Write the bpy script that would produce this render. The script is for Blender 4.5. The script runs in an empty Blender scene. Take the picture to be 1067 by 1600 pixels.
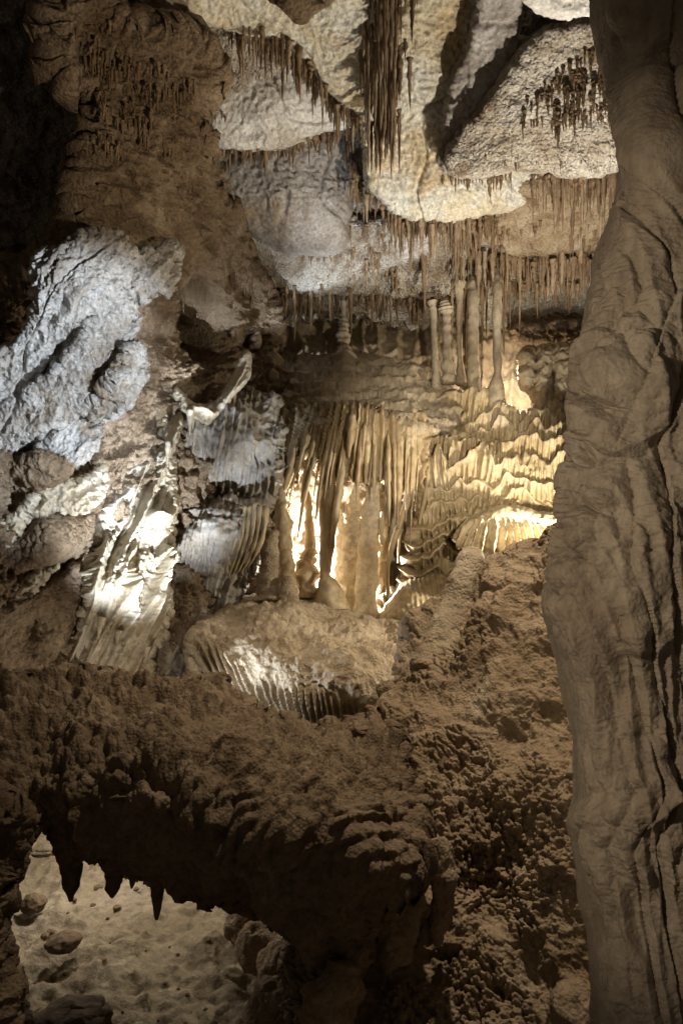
import bpy, math, random
import numpy as np

R = random.Random(11)
SC = bpy.context.scene
COL = SC.collection
F, CX, CY = 1155.0, 533.5, 800.0          # focal length of the lens and centre, in photograph pixels


def at(px, py, D):
    """a picture position and a distance in metres -> a point of the cave"""
    px, py, D = np.broadcast_arrays(np.asarray(px, float), np.asarray(py, float), np.asarray(D, float))
    return np.stack([(px - CX) / F * D, D, (CY - py) / F * D], -1)


# ------------------------------------------------------------------ noise
_g = np.random.default_rng(3).normal(size=(256, 3))
G3 = (_g / np.linalg.norm(_g, axis=1)[:, None]).astype(np.float32)
J3 = np.random.default_rng(5).random((1024, 3)).astype(np.float32)


def _h(i):
    a = i.astype(np.int64)
    h = (a[:, 0] * 0x8da6b343 + a[:, 1] * 0xd8163841 + a[:, 2] * 0xcb1ab31f) & 0xffffffff
    h ^= h >> 13
    h = (h * 0x5bd1e995) & 0xffffffff
    h ^= h >> 15
    return h


def perlin(P):
    P = np.asarray(P, np.float32).reshape(-1, 3)
    i = np.floor(P)
    f = P - i
    u = f * f * f * (f * (f * 6 - 15) + 10)
    out = np.zeros(len(P), np.float32)
    for dx in (0, 1):
        wx = u[:, 0] if dx else 1 - u[:, 0]
        for dy in (0, 1):
            wy = u[:, 1] if dy else 1 - u[:, 1]
            for dz in (0, 1):
                wz = u[:, 2] if dz else 1 - u[:, 2]
                o = np.array([dx, dy, dz], np.float32)
                g = G3[_h(i + o) & 255]
                out += wx * wy * wz * ((f - o) * g).sum(-1)
    return out * 1.5


def fbm(P, oct=4, gain=.5, lac=2.03):
    P = np.asarray(P, np.float32)
    a, s, out = 1.0, 1.0, 0
    for k in range(oct):
        out = out + a * perlin(P * s + 17.3 * k)
        a *= gain
        s *= lac
    return out


def ridged(P, oct=4, gain=.5):
    P = np.asarray(P, np.float32)
    a, s, out = 1.0, 1.0, 0
    for k in range(oct):
        out = out + a * (1 - 2 * np.abs(perlin(P * s + 9.7 * k)))
        a *= gain
        s *= 2.07
    return out


def worley(P):
    P = np.asarray(P, np.float32).reshape(-1, 3)
    i = np.floor(P)
    f = P - i
    d1 = np.full(len(P), 9, np.float32)
    d2 = np.full(len(P), 9, np.float32)
    for dx in (-1, 0, 1):
        for dy in (-1, 0, 1):
            for dz in (-1, 0, 1):
                o = np.array([dx, dy, dz], np.float32)
                q = o + J3[_h(i + o) & 1023] - f
                d = (q * q).sum(-1)
                m = d < d1
                d2 = np.where(m, d1, np.minimum(d2, d))
                d1 = np.where(m, d, d1)
    return np.sqrt(d1), np.sqrt(d2)


def n2(px, py, sx, sy, seed=0.0, oct=2):
    return fbm(np.stack([px / sx, py / sy, np.full_like(px, seed)], -1), oct)


def dome(P, scale, r=.75):
    d1, _ = worley(P * scale)
    return np.sqrt(np.clip(1 - (d1 / r) ** 2, 0, 1))


def sstep(a, b, x):
    t = np.clip((x - a) / (b - a), 0, 1)
    return t * t * (3 - 2 * t)


# ------------------------------------------------------------------ mesh helpers
def link(name, me, mat, parent=None):
    o = bpy.data.objects.new(name, me)
    COL.objects.link(o)
    if mat:
        me.materials.append(mat)
    if parent:
        o.parent = parent
    return o


def mesh_np(name, V, Q, mat, parent=None, origin=None):
    V = np.asarray(V, np.float32)
    Q = np.asarray(Q, np.int32)
    used = np.unique(Q)
    remap = np.zeros(len(V), np.int32)
    remap[used] = np.arange(len(used))
    V = V[used]
    Q = remap[Q]
    if parent is not None:
        org = np.array(parent.location, np.float32)
    elif origin is None:
        org = np.array([V[:, 0].mean(), V[:, 1].mean(), V[:, 2].min()], np.float32)
    else:
        org = np.array(origin, np.float32)
    me = bpy.data.meshes.new(name)
    k = Q.shape[1]
    me.vertices.add(len(V))
    me.vertices.foreach_set('co', (V - org).ravel())
    me.loops.add(Q.size)
    me.loops.foreach_set('vertex_index', Q.ravel())
    me.polygons.add(len(Q))
    me.polygons.foreach_set('loop_start', np.arange(0, Q.size, k, dtype=np.int32))
    me.update(calc_edges=True)
    me.polygons.foreach_set('use_smooth', np.ones(len(Q), bool))
    o = link(name, me, mat, parent)
    if parent is None:
        o.location = org
    return o


def tag(o, label=None, cat=None, group=None, kind=None):
    if label:
        o['label'] = label
    if cat:
        o['category'] = cat
    if group:
        o['group'] = group
    if kind:
        o['kind'] = kind
    return o


def empty(name, loc):
    o = bpy.data.objects.new(name, None)
    COL.objects.link(o)
    o.location = loc
    return o


def tps(ctrl):
    c = np.array(ctrl, float)
    if len(c) < 4:
        A = np.c_[c[:, :2], np.ones(len(c))]
        k = np.linalg.lstsq(A, c[:, 2], rcond=None)[0]
        return lambda x, y: k[0] * x + k[1] * y + k[2]
    xy = c[:, :2] / 300.0
    U = lambda r2: np.where(r2 > 0, r2 * np.log(r2 + 1e-12), 0)
    n = len(c)
    K = U(((xy[:, None] - xy[None]) ** 2).sum(-1)) + np.eye(n) * .02
    Pm = np.c_[np.ones(n), xy]
    A = np.block([[K, Pm], [Pm.T, np.zeros((3, 3))]])
    w = np.linalg.solve(A, np.r_[c[:, 2], 0, 0, 0])

    def ev(x, y):
        q = np.stack([x.ravel() / 300.0, y.ravel() / 300.0], -1)
        out = np.empty(len(q))
        for s in range(0, len(q), 60000):
            b = q[s:s + 60000]
            out[s:s + 60000] = U(((b[:, None] - xy[None]) ** 2).sum(-1)) @ w[:n] + w[n] + b @ w[n + 1:]
        return out.reshape(x.shape)
    return ev


def chaikin(P, it=2):
    P = np.array(P, float)
    for _ in range(it):
        Qn = np.roll(P, -1, 0)
        P = np.stack([.75 * P + .25 * Qn, .25 * P + .75 * Qn], 1).reshape(-1, 2)
    return P


def sdf(poly, x, y):
    """distance to the outline in pixels, positive inside"""
    shape = x.shape
    x, y = x.ravel(), y.ravel()
    best = np.full(x.shape, 1e9)
    ins = np.zeros(x.shape, bool)
    n = len(poly)
    for i in range(n):
        ax, ay = poly[i]
        bx, by = poly[(i + 1) % n]
        ex, ey = bx - ax, by - ay
        L = ex * ex + ey * ey + 1e-9
        t = np.clip(((x - ax) * ex + (y - ay) * ey) / L, 0, 1)
        best = np.minimum(best, (x - ax - t * ex) ** 2 + (y - ay - t * ey) ** 2)
        c = (ay > y) != (by > y)
        with np.errstate(divide='ignore', invalid='ignore'):
            xi = ex * (y - ay) / (ey if ey else 1e-9) + ax
        ins ^= c & (x < xi)
    d = np.sqrt(best)
    return np.where(ins, d, -d).reshape(shape)


SH = {}


def sheet(name, ctrl, mat, poly=None, box=None, s=2.0, w=30, T=.6, edge=5.0, escale=30.0, grow=0.0,
          disp=None, parent=None, key=None, smooth=2):
    """a rock surface: outline + distances, rounded back at its edges, then roughened along its normals"""
    seed = (sum(map(ord, (key or name))) % 97) * 3.1
    if poly is not None:
        poly = chaikin(poly, smooth)
        x0, y0 = poly.min(0) - 12
        x1, y1 = poly.max(0) + 12
    else:
        x0, y0, x1, y1 = box
    xs = np.arange(x0, x1 + s, s)
    ys = np.arange(y0, y1 + s, s)
    X, Y = np.meshgrid(xs, ys)
    D = tps(ctrl)(X, Y)
    if poly is not None:
        d = sdf(poly, X, Y) + grow
        if edge:
            d = d + edge * n2(X.ravel(), Y.ravel(), escale, escale, seed, 4).reshape(X.shape)
        t = np.clip(d / w, 0, 1)
        D = D + T * (1 - np.sqrt(1 - (1 - t) ** 2))
        ok = d > 0
    else:
        d = np.full(X.shape, 999.)
        ok = np.ones(X.shape, bool)
    P = at(X, Y, D)
    du = np.gradient(P, axis=1)
    dv = np.gradient(P, axis=0)
    N = np.cross(du, dv)
    N /= np.linalg.norm(N, axis=-1)[..., None] + 1e-12
    sg = np.sign((N * P).sum(-1))
    N *= -np.where(sg == 0, 1, sg)[..., None]
    if disp is not None:
        h = disp(P.reshape(-1, 3), X.ravel(), Y.ravel(), d.ravel()).reshape(X.shape)
        if poly is not None:
            h = h * (.3 + .7 * sstep(0, max(w, 14), d))
        P = P + N * h[..., None]
    SH[key or name] = (x0, y0, s, np.where(ok, P[..., 1], np.nan))
    nr, nc = X.shape
    idx = np.arange(nr * nc).reshape(nr, nc)
    f = ok[:-1, :-1] & ok[1:, :-1] & ok[:-1, 1:] & ok[1:, 1:]
    Q = np.stack([idx[:-1, :-1][f], idx[1:, :-1][f], idx[1:, 1:][f], idx[:-1, 1:][f]], -1)
    return mesh_np(name, P.reshape(-1, 3), Q, mat, parent)


def depth(key, px, py, default=None):
    x0, y0, s, D = SH[key]
    j = int(round((px - x0) / s))
    i = int(round((py - y0) / s))
    if 0 <= i < D.shape[0] and 0 <= j < D.shape[1] and np.isfinite(D[i, j]):
        return float(D[i, j])
    return default


def tube(P, rx, ry=None, seg=14, rough=0.0, rscale=6.0, cap=True, twist=0.0):
    """closed swept body along a path of points; rx across, ry in depth (metres)"""
    P = np.asarray(P, float)
    n = len(P)
    rx = np.broadcast_to(np.asarray(rx, float), (n,))
    ry = rx if ry is None else np.broadcast_to(np.asarray(ry, float), (n,))
    Tn = np.gradient(P, axis=0)
    Tn /= np.linalg.norm(Tn, axis=1)[:, None] + 1e-12
    ref = np.array([0, 1., 0])
    A = np.cross(ref, Tn)
    bad = np.linalg.norm(A, axis=1) < .2
    A[bad] = np.cross(np.array([1., 0, 0]), Tn[bad])
    A /= np.linalg.norm(A, axis=1)[:, None]
    B = np.cross(Tn, A)
    th = np.linspace(0, 2 * np.pi, seg, endpoint=False)
    c, sn = np.cos(th), np.sin(th)
    dirs = A[:, None] * c[None, :, None] * rx[:, None, None] + B[:, None] * sn[None, :, None] * ry[:, None, None]
    V = P[:, None] + dirs
    if rough:
        fl = V.reshape(-1, 3)
        k = 1 + rough * fbm(fl * rscale, 4).reshape(n, seg)
        V = P[:, None] + dirs * k[..., None]
    V = V.reshape(-1, 3)
    idx = np.arange(n * seg).reshape(n, seg)
    nx = np.roll(idx, -1, 1)
    Q = np.stack([idx[:-1], nx[:-1], nx[1:], idx[1:]], -1).reshape(-1, 4)
    if cap:
        V = np.r_[V, P[:1], P[-1:]]
        a, b = len(V) - 2, len(V) - 1
        e0 = np.stack([np.full(seg, a), nx[0], idx[0], np.full(seg, a)], -1)
        e1 = np.stack([np.full(seg, b), idx[-1], nx[-1], np.full(seg, b)], -1)
        return V, Q, np.r_[e0[:, :3], e1[:, :3]]
    return V, Q, np.zeros((0, 3), int)


def tri_from(V, Q, E):
    T3 = np.r_[Q[:, [0, 1, 2]], Q[:, [0, 2, 3]], E]
    return V, T3


def spline(pts, n):
    pts = np.array(pts, float)
    m = len(pts)
    t = np.linspace(0, m - 1, n)
    P = np.vstack([2 * pts[0] - pts[1], pts, 2 * pts[-1] - pts[-2]])
    i = np.clip(np.floor(t).astype(int), 0, m - 2)
    f = (t - i)[:, None]
    p0, p1, p2, p3 = P[i], P[i + 1], P[i + 2], P[i + 3]
    return .5 * ((2 * p1) + (-p0 + p2) * f + (2 * p0 - 5 * p1 + 4 * p2 - p3) * f ** 2 + (-p0 + 3 * p1 - 3 * p2 + p3) * f ** 3)


# ------------------------------------------------------------------ materials
def rock_mat(name, cols, scale=1.6, fine=14.0, bump=.5, bscale=18.0, bdist=.03, rough=.85, trans=0.0, spec=.25, vor=0.0,
             stretch=(1, 1, 1), lo=.62, hi=1.2, stain=None):
    m = bpy.data.materials.new(name)
    m.use_nodes = True
    nt = m.node_tree
    N, L = nt.nodes, nt.links
    N.clear()
    out = N.new('ShaderNodeOutputMaterial')
    bs = N.new('ShaderNodeBsdfPrincipled')
    bs.inputs['Roughness'].default_value = rough
    bs.inputs['Specular IOR Level'].default_value = spec
    geo = N.new('ShaderNodeNewGeometry')
    mp = N.new('ShaderNodeMapping')
    mp.inputs['Scale'].default_value = stretch
    L.new(geo.outputs['Position'], mp.inputs['Vector'])
    n1 = N.new('ShaderNodeTexNoise')
    n1.inputs['Scale'].default_value = scale
    n1.inputs['Detail'].default_value = 9
    n1.inputs['Roughness'].default_value = .62
    n1.inputs['Distortion'].default_value = .6
    L.new(mp.outputs[0], n1.inputs['Vector'])
    cr = N.new('ShaderNodeValToRGB')
    e = cr.color_ramp.elements
    while len(e) < len(cols):
        e.new(.5)
    for k, c in enumerate(cols):
        e[k].position = .3 + .4 * k / max(1, len(cols) - 1)
        e[k].color = (*c, 1)
    L.new(n1.outputs['Fac'], cr.inputs['Fac'])
    n2_ = N.new('ShaderNodeTexNoise')
    n2_.inputs['Scale'].default_value = fine
    n2_.inputs['Detail'].default_value = 8
    n2_.inputs['Roughness'].default_value = .7
    L.new(mp.outputs[0], n2_.inputs['Vector'])
    mr = N.new('ShaderNodeMapRange')
    mr.inputs['From Min'].default_value = .3
    mr.inputs['From Max'].default_value = .7
    mr.inputs['To Min'].default_value = lo
    mr.inputs['To Max'].default_value = hi
    L.new(n2_.outputs['Fac'], mr.inputs['Value'])
    mx = N.new('ShaderNodeMix')
    mx.data_type = 'RGBA'
    mx.blend_type = 'MULTIPLY'
    mx.inputs['Factor'].default_value = 1
    base = cr.outputs['Color']
    if stain:
        n4 = N.new('ShaderNodeTexNoise')
        n4.inputs['Scale'].default_value = stain[1]
        n4.inputs['Detail'].default_value = 7
        n4.inputs['Roughness'].default_value = .65
        L.new(geo.outputs['Position'], n4.inputs['Vector'])
        m4 = N.new('ShaderNodeMapRange')
        m4.inputs['From Min'].default_value = stain[2]
        m4.inputs['From Max'].default_value = stain[2] + .1
        m4.inputs['To Max'].default_value = stain[3]
        L.new(n4.outputs['Fac'], m4.inputs['Value'])
        x4 = N.new('ShaderNodeMix')
        x4.data_type = 'RGBA'
        L.new(m4.outputs['Result'], x4.inputs['Factor'])
        L.new(base, x4.inputs['A'])
        x4.inputs['B'].default_value = (*stain[0], 1)
        base = x4.outputs['Result']
    L.new(base, mx.inputs['A'])
    L.new(mr.outputs['Result'], mx.inputs['B'])
    L.new(mx.outputs['Result'], bs.inputs['Base Color'])
    n3 = N.new('ShaderNodeTexNoise')
    n3.inputs['Scale'].default_value = bscale
    n3.inputs['Detail'].default_value = 10
    n3.inputs['Roughness'].default_value = .68
    L.new(geo.outputs['Position'], n3.inputs['Vector'])
    b = N.new('ShaderNodeBump')
    b.inputs['Strength'].default_value = bump
    b.inputs['Distance'].default_value = bdist
    h = n3.outputs['Fac']
    if vor:
        v = N.new('ShaderNodeTexVoronoi')
        v.inputs['Scale'].default_value = bscale * 1.6
        L.new(geo.outputs['Position'], v.inputs['Vector'])
        ma = N.new('ShaderNodeMath')
        ma.operation = 'MULTIPLY_ADD'
        ma.inputs[1].default_value = -vor
        L.new(v.outputs['Distance'], ma.inputs[0])
        L.new(n3.outputs['Fac'], ma.inputs[2])
        h = ma.outputs[0]
    L.new(h, b.inputs['Height'])
    L.new(b.outputs['Normal'], bs.inputs['Normal'])
    sh = bs.outputs[0]
    if trans:
        tr = N.new('ShaderNodeBsdfTranslucent')
        L.new(mx.outputs['Result'], tr.inputs['Color'])
        L.new(b.outputs['Normal'], tr.inputs['Normal'])
        ms = N.new('ShaderNodeMixShader')
        ms.inputs[0].default_value = trans
        L.new(sh, ms.inputs[1])
        L.new(tr.outputs[0], ms.inputs[2])
        sh = ms.outputs[0]
    L.new(sh, out.inputs['Surface'])
    return m


M = {}
M['ceil_cream'] = rock_mat('pale cream limestone', [(.36, .30, .20), (.58, .51, .37), (.62, .60, .52), (.7, .69, .64)], 1.6, 26, .9, 26, .04, lo=.5, hi=1.25, stain=((.52, .37, .19), 1.1, .53, .55))
M['ceil_white'] = rock_mat('white limestone', [(.40, .36, .30), (.66, .64, .6), (.78, .78, .77)], 1.4, 24, .9, 26, .04, lo=.55, hi=1.2, stain=((.45, .36, .26), 1.3, .58, .4))
M['ceil_grey'] = rock_mat('grey limestone', [(.15, .12, .09), (.32, .29, .26), (.46, .44, .42)], 1.7, 26, .9, 24, .04, lo=.5, hi=1.25, stain=((.36, .25, .14), .9, .53, .7))
M['ceil_crust'] = rock_mat('crusted limestone', [(.22, .16, .10), (.46, .41, .34), (.62, .59, .53)], 2.2, 30, 1, 22, .06, vor=.6, lo=.45, hi=1.25, stain=((.16, .10, .055), 1.8, .56, .8))
M['ceil_tan'] = rock_mat('tan stained limestone', [(.13, .085, .045), (.26, .19, .12), (.36, .29, .2), (.5, .45, .37)], 2.4, 30, .8, 18, .05, vor=.6)
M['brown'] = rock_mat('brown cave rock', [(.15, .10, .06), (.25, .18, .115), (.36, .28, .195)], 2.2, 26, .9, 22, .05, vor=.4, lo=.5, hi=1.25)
M['tan'] = rock_mat('tan flowstone', [(.28, .215, .14), (.42, .345, .245), (.53, .46, .355)], 1.6, 14, .5, 20, .025, stretch=(1, 1, .5))
M['amber'] = rock_mat('amber flowstone', [(.32, .235, .125), (.47, .375, .23), (.58, .49, .34)], 1.6, 14, .5, 22, .025, rough=.45, spec=.5)
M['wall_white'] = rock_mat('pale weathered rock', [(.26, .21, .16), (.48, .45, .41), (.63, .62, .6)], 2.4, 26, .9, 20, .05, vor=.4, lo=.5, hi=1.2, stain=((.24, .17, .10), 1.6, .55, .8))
M['calcite'] = rock_mat('white calcite drapery', [(.46, .36, .22), (.66, .58, .44), (.78, .74, .66)], 2.2, 18, .6, 24, .03, trans=.3, rough=.42, spec=.5)
M['drape'] = rock_mat('tan drapery calcite', [(.32, .23, .12), (.48, .37, .22), (.6, .5, .34)], 2.5, 16, .4, 24, .02, trans=.12, rough=.5, spec=.5, stretch=(1, 1, .3))
M['greyflow'] = rock_mat('grey flowstone', [(.20, .155, .105), (.34, .30, .25), (.48, .46, .43)], 2.2, 24, .8, 26, .03, stretch=(1, 1, .4))
M['mound'] = rock_mat('dusty tan flowstone', [(.25, .185, .12), (.37, .295, .205), (.48, .40, .30)], 1.9, 20, .7, 28, .03, vor=.5)
M['popcorn'] = rock_mat('cave popcorn crust', [(.20, .14, .085), (.31, .23, .15), (.42, .33, .23)], 1.9, 22, .8, 34, .02, vor=.6, stain=((.5, .43, .33), 2.4, .57, .6))
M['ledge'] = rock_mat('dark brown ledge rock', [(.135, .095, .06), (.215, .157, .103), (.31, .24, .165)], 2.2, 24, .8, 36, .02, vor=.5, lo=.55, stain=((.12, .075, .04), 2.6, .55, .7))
M['pillar'] = rock_mat('smooth brown flowstone', [(.24, .19, .145), (.33, .275, .215), (.43, .37, .30)], 2.4, 30, .6, 45, .02, vor=.3, lo=.68, hi=1.18, stain=((.33, .215, .15), 2.2, .55, .55), stretch=(1, 1, .5))
M['stal_pale'] = rock_mat('pale brown stalactite stone', [(.2, .135, .08), (.32, .235, .15), (.42, .34, .24)], 3.5, 24, .6, 40, .015)
M['stal'] = rock_mat('brown stalactite stone', [(.12, .075, .04), (.20, .135, .08), (.29, .21, .135)], 2.5, 20, .5, 40, .015)
M['floor'] = rock_mat('dusty cave floor', [(.30, .24, .16), (.40, .33, .23), (.48, .41, .3)], 1.5, 14, .7, 18, .05)
M['stone'] = rock_mat('loose brown stone', [(.13, .09, .055), (.2, .145, .09), (.28, .21, .14)], 3, 20, .7, 30, .02)


# ------------------------------------------------------------------ surface characters (heights in metres)
def d_rock(a=.12, b=.04, s1=1.1, s2=4.0):
    return lambda P, x, y, d: a * fbm(P * s1, 4) + b * ridged(P * s2, 4, .55)


def d_smooth(a=.1, b=.012):
    return lambda P, x, y, d: a * fbm(P * .9, 2) + .6 * b * fbm(P * 5, 4, .6) + .1 * a * ridged(P * 1.7 + 3, 2) + b * .8 * ridged(P * 12, 3) - 2.2 * b * np.clip(1 - np.abs(perlin(P * 1.3 + 8)) * 16, 0, 1)


def d_crust(a=.1, b=.05):
    def f(P, x, y, d):
        w, _ = worley(P * np.array([7, 7, 9]))
        return a * fbm(P * 1.0, 4) + b * (ridged(P * 5, 4, .6) * .6 + (1 - w))
    return f


def flute(x, y, period, slope=0.0, warp=.5, yscale=160., seed=0., sharp=.8):
    a = x + slope * y + warp * period * (n2(x, y, period * 3, yscale * 1.4, seed, 1) + .25 * n2(x, y, period * 1.2, yscale * .5, seed + 7, 1))
    return 1 - np.abs(np.sin(np.pi * a / period)) ** sharp


def ridges(x, y, lines, A, wl, wr, fade=1.0):
    """raised ribs along picture polylines: broad on the left side (wl px), steep on the right (wr px)"""
    out = np.zeros_like(x)
    for ln in lines:
        ln = spline(ln, len(ln) * 5)
        x0, y0 = ln.min(0) - 4 * max(wl, wr)
        x1, y1 = ln.max(0) + 4 * max(wl, wr)
        m = np.nonzero((x > x0) & (x < x1) & (y > y0) & (y < y1))[0]
        if not len(m):
            continue
        px, py = x[m], y[m]
        best = np.full(len(m), 1e9)
        sd = np.zeros(len(m))
        tt = np.zeros(len(m))
        n = len(ln) - 1
        for i in range(n):
            ax, ay = ln[i]
            ex, ey = ln[i + 1] - ln[i]
            t = np.clip(((px - ax) * ex + (py - ay) * ey) / (ex * ex + ey * ey + 1e-9), 0, 1)
            dx, dy = px - ax - t * ex, py - ay - t * ey
            q = dx * dx + dy * dy
            b = q < best
            best[b] = q[b]
            sd[b] = np.sign((ex * dy - ey * dx))[b] * (1 if ey >= 0 else -1)
            tt[b] = (i + t[b]) / n
        dd = np.sqrt(best)
        w = np.where(sd > 0, wl, wr)
        h = np.exp(-(dd / w) ** 1.3) * sstep(0, .34, np.minimum(tt, 1 - tt))
        out[m] = np.maximum(out[m], h * A)
    return out


# ================================================================== THE SETTING
def S(o):
    o['kind'] = 'structure'
    return o


# back wall of the chamber
def d_back(P, x, y, d):
    return .22 * fbm(P * 1.1, 4) + .10 * flute(x, y, 26, .05, .8, 120, 2.) + .05 * ridged(P * 4, 3)


S(sheet('cave_wall', [(200, 380, 10.6), (600, 400, 11.6), (1000, 400, 10.6), (200, 750, 9.6), (600, 620, 10.9), (600, 800, 10.1),
                      (1000, 750, 10.0), (200, 1050, 8.6), (600, 1000, 9.8), (1000, 1000, 9.4)], M['tan'],
        box=(180, 380, 1060, 1060), s=2.2, disp=d_back, key='back'))

# ceiling vault behind the slabs
S(sheet('cave_ceiling', [(-150, -200, 5.6), (500, -200, 5.9), (1200, -200, 5.2), (-150, 200, 7.4), (500, 200, 8.6), (1100, 200, 7.8),
                         (250, 480, 9.9), (600, 480, 11.2), (1000, 480, 9.9), (600, 390, 10.2)], M['ceil_crust'],
        box=(-150, -200, 1200, 500), s=2.6, disp=d_crust(.2, .08), key='vault'))

# lower chamber floor
def floor_sheet():
    xs = np.arange(-4.2, 2.2, .018)
    ys = np.arange(2.2, 9.5, .022)
    X, Y = np.meshgrid(xs, ys)
    P = np.stack([X, Y, np.full_like(X, -2.9)], -1).reshape(-1, 3)
    h = .10 * fbm(P * .9, 3) + .04 * fbm(P * 5, 4, .65) + .012 * ridged(P * 13, 2) + .03 * dome(P, 7, .5) * (perlin(P * 1.3) > .1)
    h += .35 * sstep(5.8, 8.5, P[:, 1])
    P[:, 2] += h
    nr, nc = X.shape
    idx = np.arange(nr * nc).reshape(nr, nc)
    Q = np.stack([idx[:-1, :-1], idx[:-1, 1:], idx[1:, 1:], idx[1:, :-1]], -1).reshape(-1, 4)
    return S(mesh_np('cave_floor', P, Q, M['floor'])), P.reshape(nr, nc, 3)


_, FLOORP = floor_sheet()


def floor_z(x, y):
    j = int(np.clip((x + 4.2) / .018, 0, FLOORP.shape[1] - 1))
    i = int(np.clip((y - 2.2) / .022, 0, FLOORP.shape[0] - 1))
    return float(FLOORP[i, j, 2])


# left wall of the chamber, in shadow
def d_left(P, x, y, d):
    a, b = x * .8 - y * .6, x * .6 + y * .8
    hole = np.exp(-((x - 300 - .12 * (y - 500)) / 22) ** 2 - ((y - 503) / 48) ** 2)
    low = sstep(560, 700, y)
    return (.2 * fbm(P * 1.3, 4) + .07 * ridged(P * 1.9, 2) + .05 * ridged(P * 3.2, 4, .6) + .05 * ridged(np.stack([a / 40, b / 26, P[:, 1] * 2], -1), 4, .6) + .03 * dome(P, 9, .7)
            + .05 * flute(x, y, 15, .1, 1., 80, 3.) * low + .015 * ridged(P * 13, 2) - 2.0 * hole)


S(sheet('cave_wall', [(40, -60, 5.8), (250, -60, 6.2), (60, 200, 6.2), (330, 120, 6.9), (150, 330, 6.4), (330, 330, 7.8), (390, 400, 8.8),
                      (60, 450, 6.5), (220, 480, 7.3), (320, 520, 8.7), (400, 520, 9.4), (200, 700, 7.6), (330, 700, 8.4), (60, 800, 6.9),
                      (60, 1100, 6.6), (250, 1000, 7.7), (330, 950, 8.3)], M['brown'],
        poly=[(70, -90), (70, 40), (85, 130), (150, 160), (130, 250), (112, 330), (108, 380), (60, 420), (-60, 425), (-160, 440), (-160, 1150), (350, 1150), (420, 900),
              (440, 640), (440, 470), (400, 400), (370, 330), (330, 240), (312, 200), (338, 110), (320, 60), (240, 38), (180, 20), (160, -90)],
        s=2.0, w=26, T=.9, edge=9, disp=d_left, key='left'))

# dark recess far behind the left wall
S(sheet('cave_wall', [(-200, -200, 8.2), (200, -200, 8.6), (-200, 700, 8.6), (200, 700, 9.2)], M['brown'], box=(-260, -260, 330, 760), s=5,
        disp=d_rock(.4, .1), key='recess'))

# ================================================================== CEILING SLABS
slab_defs = [
    ('pale cream ceiling slab at the top with a stalactite fringed lip', 'ceil_cream', 'c1',
     [(60, -160, 5.7), (560, -160, 6.0), (340, 40, 7.0), (560, 180, 7.5), (450, 60, 7.0)],
     [(100, -180), (190, 10), (260, 25), (350, 45), (430, 70), (480, 100), (525, 160), (575, 188), (600, 100), (610, -180)], 11, .4, d_smooth(.10, .02)),
    ('bright white ceiling slab below the cream slab', 'ceil_white', 'c2',
     [(310, 60, 7.8), (560, 60, 7.8), (320, 230, 8.3), (560, 200, 8.2), (430, 150, 7.85)],
     [(290, 20), (325, 120), (308, 190), (325, 228), (370, 234), (430, 236), (480, 220), (540, 206), (590, 190), (600, 60), (480, 10)], 11, .4, d_smooth(.12, .02)),
    ('rounded grey ceiling boulder under the white slab', 'ceil_grey', 'c3',
     [(330, 220, 8.9), (560, 200, 8.8), (350, 330, 8.7), (550, 320, 8.75), (450, 300, 8.45), (400, 390, 9.1), (530, 400, 9.1)],
     [(300, 180), (325, 270), (345, 325), (385, 372), (440, 398), (500, 402), (540, 398), (552, 330), (560, 270), (600, 180), (450, 150)], 18, .45, d_smooth(.12, .02)),
    ('cream and grey boulder hanging right of the long stalactite tower', 'ceil_cream', 'r1',
     [(600, -100, 6.5), (760, -100, 6.5), (600, 200, 7.8), (700, 200, 7.7), (650, 330, 8.4), (820, 310, 8.6), (720, 320, 8.25)],
     [(560, -160), (560, 280), (590, 318), (630, 344), (690, 348), (760, 340), (820, 328), (848, 300), (850, 262), (780, 230), (730, 100), (800, -160)], 11, .4, d_smooth(.08, .03)),
    ('bluish slanted rock rib running down beside the crusted slab', 'ceil_grey', 'rib',
     [(790, -60, 6.1), (700, 150, 7.2), (690, 270, 7.55), (780, 100, 6.9)],
     [(760, -120), (742, 40), (705, 110), (684, 200), (684, 262), (700, 275), (735, 210), (790, 120), (815, 30), (830, -120)], 14, .3, d_smooth(.06, .02)),
    ('crusted white slab on the right of the ceiling with brown patches', 'ceil_crust', 'r2',
     [(700, 270, 7.5), (960, 265, 7.2), (800, 60, 6.5), (1000, 60, 6.2), (850, 160, 6.8)],
     [(700, 278), (750, 276), (800, 270), (850, 268), (900, 276), (1000, 266), (1050, 150), (1050, 10), (880, 30), (815, 60), (760, 150), (700, 215), (692, 250)], 18, .4, d_crust(.08, .045)),
    ('small pale overhang at the top right corner of the ceiling', 'ceil_white', 'r3',
     [(820, -80, 5.2), (960, -80, 5.2), (860, 20, 5.6), (940, 10, 5.6)],
     [(790, -130), (815, 4), (845, 22), (872, 30), (905, 22), (960, 20), (1000, -130)], 14, .4, d_crust(.06, .03)),
    ('tan ceiling hump above the right band of stalactites', 'ceil_tan', 'r5',
     [(760, 320, 8.8), (980, 300, 8.6), (780, 400, 9.5), (960, 400, 9.3), (850, 370, 9.0)],
     [(640, 290), (660, 380), (740, 385), (790, 398), (840, 402), (890, 398), (1000, 392), (1010, 270)], 18, .4, d_crust(.08, .04)),
    ('low pale ceiling shelf over the upper back chamber', 'ceil_crust', 'c4',
     [(380, 380, 9.2), (560, 380, 9.5), (760, 370, 9.5), (420, 455, 9.8), (560, 460, 10.2), (720, 455, 10.1)],
     [(360, 340), (385, 410), (420, 450), (470, 462), (560, 458), (640, 470), (720, 466), (760, 440), (780, 340)], 16, .4, d_crust(.1, .05)),
]
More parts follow.
